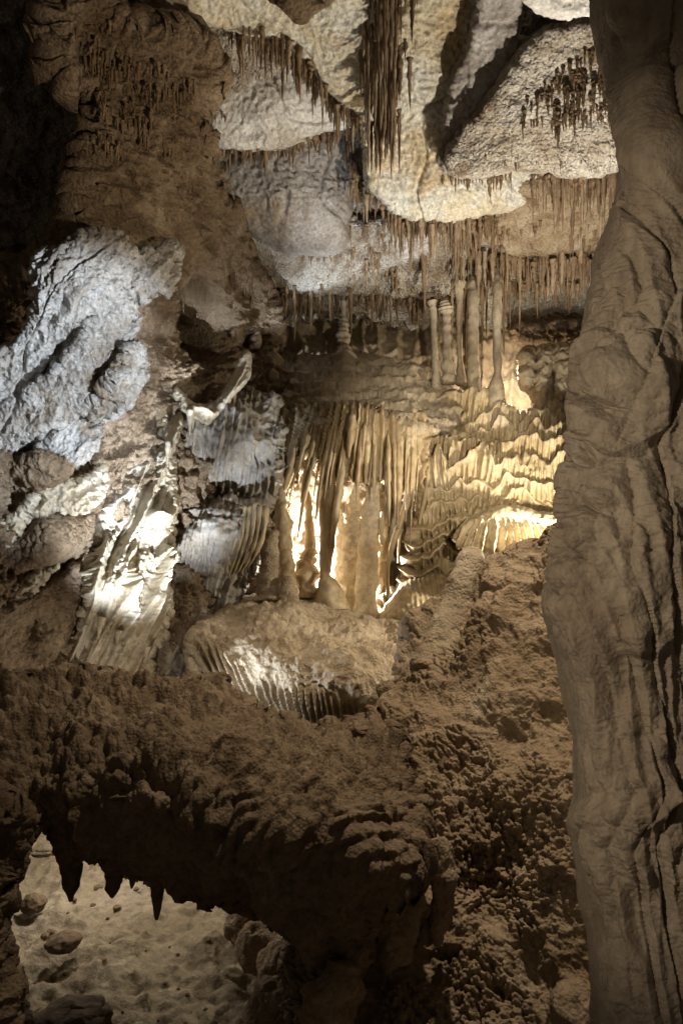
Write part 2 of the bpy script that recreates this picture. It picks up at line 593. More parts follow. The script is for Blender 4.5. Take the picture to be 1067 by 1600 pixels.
for lab, mat, key, ctrl, poly, w, T, dp in slab_defs:
    tag(sheet('ceiling_slab', ctrl, M[mat], poly=poly, s=2.0, w=w, T=T, edge=5, disp=dp, key=key), lab, 'rock slab', 'rock slabs of the cave ceiling')

# ================================================================== LEFT WALL SLABS (pale, lit by the added cool spot)
def d_slab(P, x, y, d):
    a, b = x * .62 - y * .78, x * .78 + y * .62
    q = np.stack([a / 90, b / 24, P[:, 1] * .6], -1)
    st = fbm(q, 4, .55)
    q2 = np.stack([a / 34, b / 20, P[:, 1]], -1)
    w, _ = worley(P * 13)
    c = np.clip(1 - np.abs(perlin(np.stack([a / 120, b / 40, P[:, 1] * .5 + 3], -1))) * 18, 0, 1)
    return .06 * fbm(P * 1.6, 2) + .03 * st + .045 * ridged(q2, 4, .55) + .02 * (1 - w) + .012 * ridged(P * 12, 3) - .06 * c


wall_defs = [
    ('upper pale rough slab of the left wall', 'a',
     [(60, 400, 5.6), (190, 370, 5.8), (200, 420, 5.9), (20, 620, 6.1), (130, 520, 6.0), (120, 450, 5.55)],
     [(55, 405), (90, 395), (130, 368), (185, 366), (212, 402), (172, 470), (122, 532), (62, 600), (-20, 650), (-60, 600), (50, 525), (62, 470)]),
    ('long diagonal pale slab in the middle of the left wall', 'b',
     [(210, 450, 6.0), (200, 540, 6.2), (130, 640, 6.3), (0, 690, 6.3), (0, 650, 6.1), (130, 560, 5.95)],
     [(160, 478), (195, 440), (212, 480), (208, 520), (186, 570), (130, 640), (70, 690), (20, 706), (-60, 720), (-60, 660), (0, 646), (70, 602), (125, 538)]),
    ('small bluish white slab at the right end of the diagonal crack', 'c',
     [(220, 540, 6.2), (215, 600, 6.3), (150, 650, 6.4), (185, 600, 6.05)],
     [(198, 552), (222, 538), (224, 570), (216, 605), (188, 636), (152, 658), (120, 642), (165, 608)]),
    ('pointed pale slab standing highest on the right of the left wall', 'd',
     [(200, 410, 6.1), (275, 385, 6.5), (215, 470, 6.3), (240, 430, 6.15)],
     [(196, 412), (228, 398), (242, 405), (268, 378), (278, 405), (264, 462), (250, 440), (216, 472), (196, 450)]),
    ('lowest pale slab of the left wall above the brown overhang', 'e',
     [(60, 690, 6.3), (150, 660, 6.5), (60, 740, 6.5), (130, 710, 6.4)],
     [(62, 700), (120, 655), (158, 668), (148, 700), (118, 730), (96, 706), (60, 712)]),
]
for lab, key, ctrl, poly in wall_defs:
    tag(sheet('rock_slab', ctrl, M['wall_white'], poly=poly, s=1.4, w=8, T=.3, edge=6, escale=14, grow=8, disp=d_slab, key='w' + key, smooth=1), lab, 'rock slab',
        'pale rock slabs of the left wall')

tag(sheet('rock_overhang', [(0, 710, 6.3), (150, 700, 6.6), (0, 790, 6.8), (150, 780, 6.9), (60, 740, 6.3)], M['brown'],
          poly=[(-70, 705), (10, 708), (70, 705), (110, 722), (100, 750), (60, 780), (30, 800), (-70, 800)], s=1.6, w=16, T=.5, edge=5,
          disp=d_rock(.1, .05, 2, 6), key='over'), 'dark brown rock overhang at the left edge under the pale slabs', 'rock')
tag(sheet('calcite_crust', [(20, 800, 6.4), (160, 720, 6.7), (160, 790, 6.7), (0, 950, 6.4), (80, 780, 6.45)], M['calcite'],
          poly=[(165, 715), (166, 775), (140, 800), (110, 805), (95, 795), (50, 810), (20, 850), (8, 910), (40, 900), (95, 878), (92, 890), (30, 945),
                (-10, 965), (-30, 900), (-10, 830), (40, 785), (70, 750), (110, 750), (140, 745)], s=1.4, w=7, T=.25, edge=7, escale=9,
          disp=lambda P, x, y, d: .06 * ridged(P * 9, 3) + .03 * fbm(P * 25, 2), key='crust', smooth=1), 'white ragged calcite crust rimming the brown bulge at left', 'calcite')
tag(sheet('rock_bulge', [(20, 820, 6.5), (150, 780, 6.8), (10, 930, 6.5), (150, 850, 6.9), (80, 840, 6.25)], M['brown'],
          poly=[(20, 830), (60, 795), (110, 800), (155, 790), (150, 850), (100, 880), (40, 910), (0, 930), (0, 860)], s=1.5, w=26, T=.5, edge=4,
          disp=lambda P, x, y, d: .05 * fbm(P * 3, 4) + .025 * dome(P, 18, .7), key='bulge'), 'brown popcorn covered bulge inside the white crust at left', 'rock')
tag(sheet('rock_outcrop', [(-60, 900, 6.0), (150, 850, 7.0), (-60, 1120, 5.9), (120, 1080, 6.8), (60, 950, 6.45)], M['brown'],
          poly=[(-110, 930), (0, 950), (60, 910), (110, 880), (155, 850), (150, 900), (130, 960), (95, 1030), (60, 1090), (60, 1180), (-110, 1180)],
          s=1.8, w=16, T=.5, edge=4, disp=lambda P, x, y, d: .1 * fbm(P * 1.4, 4) + .02 * ridged(P * 8, 3), key='lface'),
    'plain grey brown rock face at the lower left behind the dark ledge', 'rock')

# ================================================================== LEFT WHITE DRAPERY
root = empty('calcite_drapery', at(190, 1060, 7.2))
tag(root, 'brilliant white folded calcite drapery rising from the dark ledge at left', 'drapery')


DR = [[(278, 690), (247, 745), (210, 816), (202, 857), (184, 895), (172, 932), (161, 985)], [(277, 741), (262, 812), (232, 809), (210, 861)],
      [(225, 850), (232, 880), (259, 865), (240, 925), (225, 985), (206, 1060)], [(236, 719), (202, 771), (176, 797), (150, 839), (144, 876), (127, 955), (112, 1000), (86, 1050)],
      [(202, 715), (172, 741), (161, 809)], [(210, 861), (195, 910), (199, 962), (184, 1000)], [(274, 929), (259, 970), (232, 1034)], [(284, 640), (262, 700), (240, 740)], [(280, 790), (270, 860), (262, 900)],
      [(165, 830), (152, 900), (140, 960)]]


def d_fold(P, x, y, d):
    xw = x + 4 * n2(x, y, 34, 34, 1., 2)
    a = x + .42 * (y - 830)
    g = flute(a, y, 13, 0, .9, 300, 9., 1.)
    r = ridges(xw, y, DR, 1.0, 9, 6)
    g2 = flute(a, y, 34, 0, .9, 320, 2., .7)
    return (.19 * r + r * .012 * ridged(P * 20, 3) + .03 * g + .08 * g2 + .07 * fbm(P * 2.2, 3) + .02 * ridged(P * 13, 3) * (.4 + sstep(-.2, .3, fbm(P * 3 + 5, 2)))) * sstep(-3, 15, d)


sheet('drapery_sheet', [(270, 620, 7.9), (240, 720, 7.6), (190, 760, 7.4), (270, 800, 7.6), (160, 850, 7.1), (250, 930, 7.3), (100, 1050, 6.7),
                        (220, 1060, 6.9), (190, 930, 6.95)], M['calcite'],
      poly=[(268, 606), (276, 600), (286, 640), (280, 690), (276, 740), (280, 800), (266, 860), (262, 900), (274, 930), (262, 960), (246, 1010), (240, 1060), (246, 1110),
            (56, 1110), (84, 1040), (118, 990), (136, 930), (142, 870), (158, 810), (172, 760), (190, 735), (232, 716), (246, 680), (256, 640)],
      s=1.2, w=10, T=.3, edge=6, escale=14, grow=2, disp=d_fold, parent=root, key='drapery', smooth=1)
for (px, py, L, D) in [(160, 965, 34, 6.75), (187, 985, 30, 6.8), (232, 1010, 26, 6.85), (262, 690, 40, 7.4), (297, 640, 40, 7.75)]:
    q = np.stack([at(px - .2 * L * k / 12 * (py > 900), py + L * k / 12, D) for k in range(13)])
    V, Q, E = tube(q, .035 * (1.05 - np.linspace(0, .95, 13)), None, 10, .4, 10)
    mesh_np('drapery_tip', *tri_from(V, Q, E), M['calcite'], root)

# curled ribbon above it
root = empty('ribbon_drapery', at(330, 670, 7.9))
tag(root, 'thin curled calcite ribbon curving up to a tip beside the dark hollow', 'drapery')
RB = [[(387, 549), (380, 575), (366, 600), (345, 636), (330, 650), (312, 640), (296, 634), (284, 618)], [(392, 556), (386, 588), (368, 608), (338, 643)]]
sheet('ribbon', [(388, 548, 8.45), (366, 605, 8.2), (335, 648, 7.95), (300, 636, 7.85), (280, 610, 7.8), (390, 590, 8.4)], M['calcite'],
      poly=[(386, 544), (395, 554), (390, 592), (372, 612), (346, 640), (328, 668), (312, 660), (294, 648), (276, 640), (268, 616), (274, 600), (286, 612), (300, 629), (326, 632), (341, 624), (362, 590), (374, 556)],
      s=1.1, w=5, T=.14, edge=1.5, escale=12, smooth=1, parent=root, key='ribbon',
      disp=lambda P, x, y, d: .10 * ridges(x, y, RB, 1.0, 4, 3) + .015 * ridged(P * 14, 3))
for (px, py, L, D) in [(366, 612, 36, 8.2), (358, 622, 30, 8.15), (338, 655, 26, 8.0), (352, 630, 22, 8.1), (302, 650, 20, 7.9)]:
    q = np.stack([at(px, py + L * k / 10, D) for k in range(11)])
    V, Q, E = tube(q, .03 * (1 - np.linspace(0, .85, 11)), None, 10, .3, 12)
    mesh_np('ribbon_spike', *tri_from(V, Q, E), M['drape'], root)

# ================================================================== GREY FLOWSTONE BLOCK (left of the curtain)
root = empty('flowstone_block', at(350, 960, 8.0))
tag(root, 'grey fluted flowstone block in two shelves left of the tan curtain', 'flowstone')


def d_block(per, slope, a=.1):
    def f(P, x, y, d):
        return .15 * fbm(P * 1.6, 4) + a * flute(x, y, per, slope, 1.1, 70, 5., .9) * (.6 + fbm(P * 2, 2)) + .03 * ridged(P * 7, 3)
    return f


sheet('upper_shelf', [(300, 650, 8.1), (370, 610, 8.5), (440, 630, 8.6), (290, 770, 8.3), (420, 790, 8.4), (360, 690, 7.95), (350, 750, 8.3)], M['greyflow'],
      poly=[(292, 668), (320, 640), (362, 612), (400, 606), (440, 628), (446, 700), (434, 790), (400, 802), (340, 792), (280, 800), (282, 720)],
      s=1.4, w=11, T=.5, edge=10, escale=22, grow=4, disp=d_block(11, .12, .08), parent=root, key='bk1')
sheet('lower_shelf', [(280, 800, 7.9), (340, 780, 7.9), (410, 790, 8.3), (280, 960, 8.1), (360, 930, 8.1), (330, 830, 7.7)], M['greyflow'],
      poly=[(276, 812), (300, 788), (340, 772), (372, 776), (404, 786), (424, 830), (408, 872), (384, 912), (352, 948), (320, 985), (268, 990), (268, 900)],
      s=1.4, w=11, T=.45, edge=9, escale=22, grow=4, disp=d_block(9, .22, .07), parent=root, key='bk2')
for i in range(9):
    x = 352 + i * 8
    q = spline([at(x, 786 + R.random() * 12, 7.95), at(x - 6, 840, 7.85), at(x - 22, 900 - i * 3, 7.9), at(x - 34, 938 - i * 6, 8.0)], 40)
    t = np.linspace(0, 1, 40)
    V, Q, E = tube(q, .035 * (1.1 - t), .07 * (1.1 - t), 12, .5, 5)
    mesh_np('drapery_fold', *tri_from(V, Q, E), M['drape'], root)
tag(sheet('flowstone_apron', [(220, 1000, 7.5), (330, 960, 7.9), (220, 1120, 7.2), (330, 1100, 7.0)], M['greyflow'],
          poly=[(230, 1005), (280, 965), (340, 950), (350, 1130), (215, 1130)], s=1.6, w=14, T=.4, edge=4, disp=d_block(10, .3, .06), key='base'),
    'small shaded flowstone apron between the white drapery and the mound', 'flowstone')

# ================================================================== MAIN CURTAIN
root = empty('flowstone_curtain', at(540, 960, 9.0))
tag(root, 'large tan fluted flowstone curtain hanging in the middle of the chamber', 'flowstone')


def d_plat(P, x, y, d):
    f, k = np.modf((y + 9 * n2(x, y, 50, 40, 3.)) / 19.0)
    return .12 * fbm(P * 1.6, 4) + .08 * f ** 1.5 + .03 * ridged(P * 7, 3)


sheet('terrace', [(400, 570, 10.2), (560, 560, 10.4), (720, 570, 10.2), (420, 650, 9.1), (530, 640, 8.8), (620, 650, 8.8), (700, 650, 9.2)], M['tan'],
      poly=[(380, 540), (440, 560), (520, 552), (600, 556), (660, 574), (720, 600), (720, 680), (640, 680), (600, 672), (530, 660), (440, 675), (390, 640)],
      s=1.6, w=12, T=.5, edge=4, disp=d_plat, parent=root, key='plat')


def lean(x):
    return np.interp(x, [430, 480, 530, 590, 610, 650], [-14, -42, -24, -4, 4, -10])


def d_curt(P, x, y, d):
    t = np.clip((y - 640) / 150, 0, 1.3)
    a = x - lean(x) * t * 1.0
    return .10 * fbm(P * 1.3, 3) + .16 * flute(a, y, 11, 0, .5, 300, 6., .7) + .05 * flute(a, y, 5, 0, .5, 200, 8.) + .01 * ridged(P * 9, 2)


sheet('curtain_back', [(430, 650, 8.9), (530, 632, 8.6), (610, 650, 8.55), (655, 650, 8.9), (430, 800, 9.0), (530, 780, 9.0), (640, 800, 9.0), (600, 720, 8.6)], M['drape'],
      poly=[(428, 660), (455, 640), (500, 630), (560, 628), (600, 640), (622, 655), (660, 640), (672, 690), (664, 780), (640, 790), (615, 770), (592, 750), (560, 742), (530, 760),
            (500, 750), (488, 700), (470, 720), (452, 790), (430, 840), (412, 800), (424, 720)],
      s=1.3, w=12, T=.35, edge=5, escale=10, disp=d_curt, parent=root, key='curt')
for i in range(40):
    if i in (7, 13, 21, 28):
        continue
    x = 438 + i * 5.6 + R.uniform(-2, 2)
    y0 = float(np.interp(x, [430, 470, 530, 590, 612, 660], [664, 646, 636, 646, 662, 656])) + R.uniform(0, 22)
    L = R.choice([80, 95, 110, 125, 140, 170]) * (1.4 if x < 480 or 520 < x < 545 else 1.15)
    if x > 590:
        L = R.uniform(90, 190)
    if 548 < x < 596:
        L = R.uniform(70, 130)
    sh = float(lean(x)) * L / 150
    D0 = depth('curt', x, y0 + 8, 8.75) - .03
    p = [at(x, y0, D0 + .14), at(x + sh * .3, y0 + L * .33, D0 - .02), at(x + sh * .7, y0 + L * .68, D0 - .03), at(x + sh * .95, y0 + L, D0)]
    q = spline(p, 48)
    t = np.linspace(0, 1, 48)
    wv = R.choice([.016, .024, .03, .04, .055])
    prof = np.minimum(1, .15 + 4 * t) * (1 - t ** 2.2 * .78)
    V, Q, E = tube(q, wv * prof, wv * R.uniform(1.6, 3) * prof, 12, .35, 7)
    mesh_np('drapery_fold', *tri_from(V, Q, E), M['drape'], root)
for (x0, y0, x1, y1, wv, D) in [(646, 640, 606, 930, .05, 8.7), (622, 660, 596, 850, .045, 8.6), (608, 700, 600, 800, .03, 8.6), (636, 690, 622, 880, .03, 8.8), (668, 690, 652, 860, .04, 8.9)]:
    q = spline([at(x0, y0, D + .1), at(x0 - .1 * (x0 - x1), y0 + .4 * (y1 - y0), D), at(x1 + 2, y0 + .8 * (y1 - y0), D), at(x1, y1, D)], 50)
    t = np.linspace(0, 1, 50)
    V, Q, E = tube(q, wv * (1.1 - .7 * t), wv * 1.5 * (1.1 - .7 * t), 14, .3, 6)
    mesh_np('long_spear', *tri_from(V, Q, E), M['drape'], root)


# ------------------------------------------------------------------ columns and stalagmites
def body(name, path, radii, mat, label, cat, group=None, seg=22, rough=.3, rs=6, ry=1.0, n=110, rings=.015, parent=None, lump=.05):
    """path: picture points with distance; radii in pixels at each point"""
    q = spline([at(*a) for a in path], n)
    t = np.linspace(0, len(path) - 1, n)
    r = np.interp(t, range(len(path)), radii) * np.interp(t, range(len(path)), [a[2] for a in path]) / F
    if rings:
        r = r * (1 + rings * np.sin(np.linspace(0, n * .55, n)) + rings * np.sin(np.linspace(0, n * .21, n) + 1))
    seg = max(seg, 30)
    V, Q, E = tube(q, r, r * ry, seg, rough, rs)
    m = len(q) * seg
    c = np.repeat(q, seg, 0)
    dv = V[:m] - c
    V[:m] = c + dv * (1 + lump * ridged(V[:m] * np.array([9, 9, 8]), 3)[:, None] + .6 * lump * ridged(V[:m] * 26, 2)[:, None])
    o = mesh_np(name, *tri_from(V, Q, E), mat, parent)
    if label:
        tag(o, label, cat, group)
    return o


GC = 'columns of the upper back chamber'
GS = 'stalagmites at the foot of the curtain'
body('column', [(739, 440, 9.85), (739, 470, 9.65), (738, 520, 9.55), (739, 570, 9.5), (740, 610, 9.5), (742, 650, 9.8)], [10, 8.5, 8.5, 9, 10, 14], M['tan'],
     'thickest smooth column of the upper back chamber', 'column', GC, rough=.18, n=90)
body('column', [(775, 425, 9.75), (776, 460, 9.5), (776, 520, 9.35), (777, 580, 9.3), (776, 610, 9.3), (774, 655, 9.4), (772, 700, 9.8)], [9, 7, 6, 6, 11, 16, 22], M['tan'],
     'slender column standing on a swollen terraced foot right of the thickest one', 'column', GC, rough=.25, n=100)
body('column', [(674, 470, 9.8), (676, 485, 9.8), (678, 530, 9.75), (680, 570, 9.7), (682, 610, 9.6)], [8, 5, 4.5, 4.5, 9], M['tan'],
     'thin pale column farthest left of the back column group', 'column', GC, rough=.2)
body('column', [(694, 470, 9.7), (696, 480, 9.7), (697, 492, 9.7), (697, 520, 9.7), (699, 560, 9.65), (701, 600, 9.6)], [5, 11, 7, 6.5, 7.5, 12], M['tan'],
     'ringed column with a flared mushroom head', 'column', GC, rough=.2, rings=.08)
body('column', [(717, 440, 9.8), (717, 470, 9.8), (717, 520, 9.75), (718, 560, 9.7), (720, 600, 9.6)], [9, 5, 4.5, 3.5, 8], M['tan'],
     'narrow tapering column close left of the thickest one', 'column', GC, rough=.2)
body('column', [(424, 430, 9.7), (425, 460, 9.7), (422, 490, 9.65), (426, 520, 9.6), (424, 550, 9.5), (424, 600, 9.3)], [5, 5, 5, 9, 10, 17], M['tan'],
     'knobbly column at the left end of the upper chamber', 'column', GC, rough=.5, rings=.12)
body('stalagmite', [(537, 470, 10.1), (538, 500, 10.1), (537, 520, 10.05), (538, 545, 10.0), (538, 585, 9.8)], [3, 5, 8, 10, 19], M['tan'],
     'ringed stalagmite standing alone on the terrace above the curtain', 'stalagmite', None, rough=.3, rings=.12)
body('column', [(398, 430, 9.3), (396, 470, 9.3), (399, 510, 9.2), (397, 545, 9.1)], [6, 4, 7, 10], M['brown'], 'short knobbly dark column left of the upper chamber', 'column', GC, rough=.5)
body('column', [(372, 430, 9.0), (373, 470, 9.0), (370, 500, 8.9), (368, 530, 8.9)], [8, 5, 9, 12], M['brown'], 'stubby brown column nearest the dark hollow', 'column', GC, rough=.5)

body('stalagmite', [(418, 945, 8.0), (419, 930, 8.05), (420, 890, 8.1), (422, 850, 8.1), (423, 832, 8.1), (423, 828, 8.1)], [22, 15, 14, 12, 11.5, 7], M['mound'],
     'flat topped cylindrical stalagmite at the left of the group', 'stalagmite', GS, rough=.22, rings=.04)
body('stalagmite', [(452, 950, 7.9), (452, 935, 7.95), (452, 918, 8.0), (451, 904, 8.0), (451, 900, 8.0)], [14, 13, 12, 8, 3], M['mound'],
     'small squat knob stalagmite between the taller ones', 'stalagmite', GS, rough=.4)
body('column', [(444, 640, 8.8), (441, 700, 8.7), (438, 770, 8.6), (441, 800, 8.55), (444, 850, 8.5), (444, 880, 8.45), (448, 940, 8.4)], [4, 6, 8, 11, 13, 12, 18], M['drape'],
     'knotted tan column at the left edge of the curtain', 'column', None, rough=.4, rings=.1)
body('column', [(478, 700, 8.9), (480, 770, 8.85), (485, 840, 8.75), (484, 870, 8.7), (480, 890, 8.65), (480, 935, 8.6)], [3, 5, 7, 11, 15, 22], M['drape'],
     'lumpy column swelling to a skirted foot in front of the lamp glow', 'column', None, rough=.45, rings=.1)
body('column', [(515, 690, 8.75), (513, 760, 8.7), (511, 815, 8.65), (508, 850, 8.6), (507, 895, 8.5), (514, 920, 8.45), (518, 955, 8.4)], [8, 12, 11, 7.5, 7, 17, 28], M['drape'],
     'straight tan column on a conical foot in front of the brightest gap', 'column', None, rough=.2)
root = empty('calcite_pillar', at(567, 970, 8.9))
tag(root, 'brightly lit white calcite pillar right of the brightest gap', 'pillar')
body('pillar_shaft', [(582, 660, 8.8), (584, 740, 8.8), (578, 820, 8.8), (573, 900, 8.8), (568, 985, 8.75)], [7, 9, 15, 17, 18], M['calcite'], None, None, rough=.3, ry=.7, parent=root, n=90)
body('pillar_light_block', [(592, 640, 9.6), (594, 740, 9.6), (592, 840, 9.6), (588, 1010, 9.55)], [14, 14, 14, 16], M['drape'], None, None, rough=.25, ry=4.6, parent=root, n=90)  # added to keep the gap light off the recess at right
body('pillar_rib', [(560, 745, 9.0), (552, 800, 8.95), (550, 830, 8.95), (546, 880, 8.95), (548, 980, 8.9)], [4, 8, 13, 13, 12], M['calcite'], None, None, rough=.6, rs=9, parent=root)
body('pillar_rib', [(528, 790, 9.2), (534, 840, 9.15), (532, 890, 9.1), (534, 985, 9.1)], [4, 8, 7, 10], M['calcite'], None, None, rough=.6, rs=9, parent=root)

# ================================================================== RIGHT FLOWSTONE CASCADE
def tiers(x, y, per, seed, lob=22.):
    yy = y + 26 * n2(x, y, 46, 90, seed, 2) + 9 * n2(x, y, 14, 50, seed + 1, 2) + 6 * np.abs(np.sin(x / 13. + 2 * n2(x, y, 60, 60, seed + 5)))
    f = yy / per - np.floor(yy / per)
    up = np.clip(f / .35, 0, 1) ** .8
    fl = flute(x, y, 8.5, 0, .9, 60, seed + 3, .8)
    dn = 1 - np.clip((f - .35) / .65, 0, 1) ** .8 * (1.35 - 1.0 * fl)
    return np.where(f < .35, up, dn)


def d_casc(P, x, y, d):
    return .2 * fbm(P * 1.3, 3) + .21 * tiers(x, y, 26, 2.) * (.55 + .8 * sstep(-.4, .5, fbm(P * 1.4 + 9, 2))) + .02 * ridged(P * 9, 3)


root = empty('flowstone_cascade', at(760, 930, 8.4))
tag(root, 'golden tiered flowstone cascade on the right with small draperies on each rim', 'flowstone')
sheet('cascade_face', [(650, 650, 9.4), (740, 620, 9.5), (820, 640, 9.4), (920, 620, 9.3), (650, 800, 8.9), (740, 760, 8.8), (850, 740, 8.8), (920, 740, 8.7),
                       (640, 930, 8.9), (740, 900, 8.8), (920, 900, 8.5)], M['amber'],
      poly=[(640, 900), (648, 820), (640, 760), (652, 700), (660, 655), (690, 622), (722, 606), (748, 612), (780, 640), (808, 640), (860, 636), (960, 630), (970, 950), (580, 985), (590, 940)],
      s=1.4, w=12, T=.5, edge=5, disp=d_casc, parent=root, key='casc')


def d_shell(P, x, y, d):
    a = 786 + (x - 786) / (1 + .012 * np.clip(y - 800, -20, 90))
    k = sstep(806, 836, y)
    return .05 * fbm(P * 2, 3) + k * .10 * flute(a, y, 8.0, 0, .5, 90, 7., .8) + .02 * ridged(P * 10, 2)


sheet('shell_canopy', [(710, 850, 7.9), (786, 800, 7.9), (870, 800, 7.9), (760, 830, 7.65), (786, 868, 7.75), (850, 850, 7.7)], M['amber'],
      poly=[(710, 836), (730, 808), (768, 792), (810, 790), (850, 800), (900, 806), (900, 850), (850, 850), (824, 862), (800, 872), (776, 868), (740, 864), (712, 856)],
      s=1.2, w=14, T=.4, edge=3, disp=d_shell, parent=root, key='shell')
for i in range(15):
    x = 748 + i * 4.6
    y0 = 862 + R.uniform(-4, 4)
    L = R.uniform(22, 50)
    q = np.stack([at(x + R.uniform(-.5, .5), y0 + L * k / 14, 7.75 + .01 * k) for k in range(15)])
    V, Q, E = tube(q, .028 * (1.1 - np.linspace(0, .7, 15)), None, 10, .4, 10)
    mesh_np('hanging_spike', *tri_from(V, Q, E), M['amber'], root)
sheet('rounded_boss', [(575, 985, 8.3), (600, 950, 8.5), (664, 884, 8.8), (720, 890, 8.7), (640, 930, 8.25), (690, 960, 8.0), (640, 985, 8.0)], M['amber'],
      poly=[(575, 985), (600, 950), (632, 905), (664, 884), (700, 880), (720, 915), (700, 960), (640, 985)], s=1.5, w=30, T=.4, edge=3,
      disp=lambda P, x, y, d: .06 * fbm(P * 2, 3) + .02 * flute(x, y, 7, -.15, .6, 70, 1., .8) + .02 * ridged(P * 9, 3), parent=root, key='boss')


def d_cols(P, x, y, d):
    c = (x + 5 * n2(x, y, 60, 90, 4.)) / 27.0
    f = c - np.floor(c)
    return .12 * np.sqrt(np.clip(1 - (2 * f - 1) ** 2, 0, 1)) + .06 * fbm(P * 2, 4) + .04 * ridged(P * 6, 3)


tag(sheet('rock_wall_panel', [(790, 540, 9.9), (940, 530, 9.7), (790, 650, 9.6), (940, 650, 9.4)], M['tan'],
          poly=[(806, 552), (830, 544), (870, 538), (960, 530), (970, 645), (880, 644), (836, 640), (826, 610), (812, 606)], s=1.4, w=10, T=.35, edge=3, disp=d_cols, key='panel'),
    'upright block of rounded rock columns at the upper right beside the foreground pillar', 'rock')
tag(sheet('rock_shelf', [(790, 500, 10.2), (960, 490, 9.9), (870, 530, 10.1)], M['brown'],
          poly=[(788, 505), (820, 498), (870, 500), (980, 488), (980, 540), (860, 538), (800, 546)], s=1.6, w=10, T=.4, edge=5, disp=d_rock(.08, .05, 2, 6), key='shelf'),
    'dark brown rock shelf just above the block of rounded columns', 'rock')

# ================================================================== MOUND
def d_mound(P, x, y, d):
    edge_y = np.interp(x, [280, 330, 400, 470, 540, 600], [985, 1000, 1040, 1062, 1075, 1100])
    k = sstep(0, 40, y - edge_y + 8 * n2(x, y, 14, 40, 3.)) * sstep(612, 540, x)
    sl = np.interp(x, [290, 420, 520], [-.40, -.22, 0])
    fl = flute(x, y, 10.5, 0, .0, 200, 1.)
    a = x - (y - 1060) * np.interp(x, [290, 420, 520], [.72, .55, .10])
    fl = flute(a, y, 10.5, 0, .7, 140, 1., .75)
    pop = dome(P, 14, .8) * sstep(-.1, .25, perlin(P * 1.2 + 4))
    return .09 * fbm(P * 1.3, 4) * (1 - .6 * k) + k * .10 * fl + (1 - .92 * k) * (.04 * pop + .022 * ridged(P * 9, 3)) + .05 * fbm(P * 4, 3) * (1 - k)


tag(sheet('flowstone_mound', [(300, 990, 7.0), (340, 955, 7.7), (400, 925, 8.4), (520, 940, 8.6), (600, 960, 8.6), (700, 950, 7.6), (320, 1040, 6.6), (420, 1000, 6.5),
                              (560, 1000, 6.9), (420, 1110, 6.5), (520, 1060, 6.15), (540, 1140, 6.5), (660, 1060, 6.7), (660, 1120, 6.5), (660, 1000, 7.3), (780, 1000, 7.6), (780, 1120, 7.2), (380, 1075, 6.45), (470, 1110, 6.2)], M['mound'],
          poly=[(284, 1010), (296, 984), (340, 954), (398, 922), (450, 928), (520, 940), (560, 962), (620, 964), (790, 960), (790, 1120), (640, 1160), (540, 1170), (460, 1160),
                (390, 1128), (340, 1095), (300, 1050)], s=1.4, w=18, T=.7, edge=4, disp=d_mound, key='mound'),
    'broad domed flowstone mound with a white fluted skirt in the middle', 'flowstone')


# ================================================================== POPCORN SLOPE
def d_pop(P, x, y, d):
    m = sstep(-.1, .2, fbm(P * 1.5 + 3, 3))
    p1 = dome(P + .02 * fbm(P * 9, 2)[:, None], 21, .74)
    p2 = dome(P + 5, 44, .74)
    up = sstep(1300, 900, y)
    big = dome(P + .06 * fbm(P * 4, 2)[:, None], 4.2, .8) * sstep(-.2, .2, fbm(P * .9 + 11, 2))
    return .20 * fbm(P * 1.0, 4) + .05 * ridged(P * 2.6, 3) + .07 * big + m * (.055 * p1 + .028 * p2) + (1 - m) * .015 * ridged(P * 12, 3)


tag(sheet('popcorn_slope', [(560, 1010, 6.5), (600, 965, 6.8), (690, 930, 6.3), (760, 900, 5.8), (870, 855, 5.4), (960, 855, 5.2), (650, 1100, 5.25), (750, 1050, 5.0), (880, 1050, 4.6),
                            (620, 1180, 4.85), (750, 1200, 4.5), (900, 1250, 4.1), (640, 1300, 4.25), (620, 1420, 4.1), (760, 1400, 4.1), (520, 1500, 4.0), (700, 1600, 3.7), (920, 1600, 3.4),
                            (480, 1600, 3.8), (980, 1400, 3.7), (1050, 1700, 3.1), (400, 1720, 3.7), (700, 1720, 3.5)], M['popcorn'],
          poly=[(612, 1070), (628, 1010), (650, 975), (680, 950), (712, 925), (758, 908), (800, 882), (850, 858), (900, 835), (1050, 830), (1050, 1720), (380, 1720), (410, 1640), (425, 1560), (440, 1470),
                (500, 1400), (540, 1300), (560, 1210), (590, 1130)], s=1.4, w=16, T=.3, edge=8, escale=22, disp=d_pop, key='slope'),
    'wide brown slope covered in knobbly cave popcorn', 'rock slope')
body('stalagmite', [(676, 1060, 5.5), (694, 1010, 5.62), (714, 950, 5.78), (729, 905, 5.85), (734, 880, 5.9), (736, 868, 6.0), (737, 864, 6.0)], [40, 34, 27, 25, 22, 16, 6], M['mound'],
     'leaning blunt stalagmite stump on the crest of the popcorn slope', 'stalagmite', None, rough=.22, rs=5, seg=40, lump=.025, n=140)
body('stalagmite', [(742, 1060, 5.1), (742, 1025, 5.15), (741, 995, 5.2), (741, 982, 5.2), (741, 978, 5.2)], [16, 13, 11, 8, 3], M['popcorn'],
     'small knob stalagmite lower on the popcorn slope', 'stalagmite', None, rough=.4, rs=9)

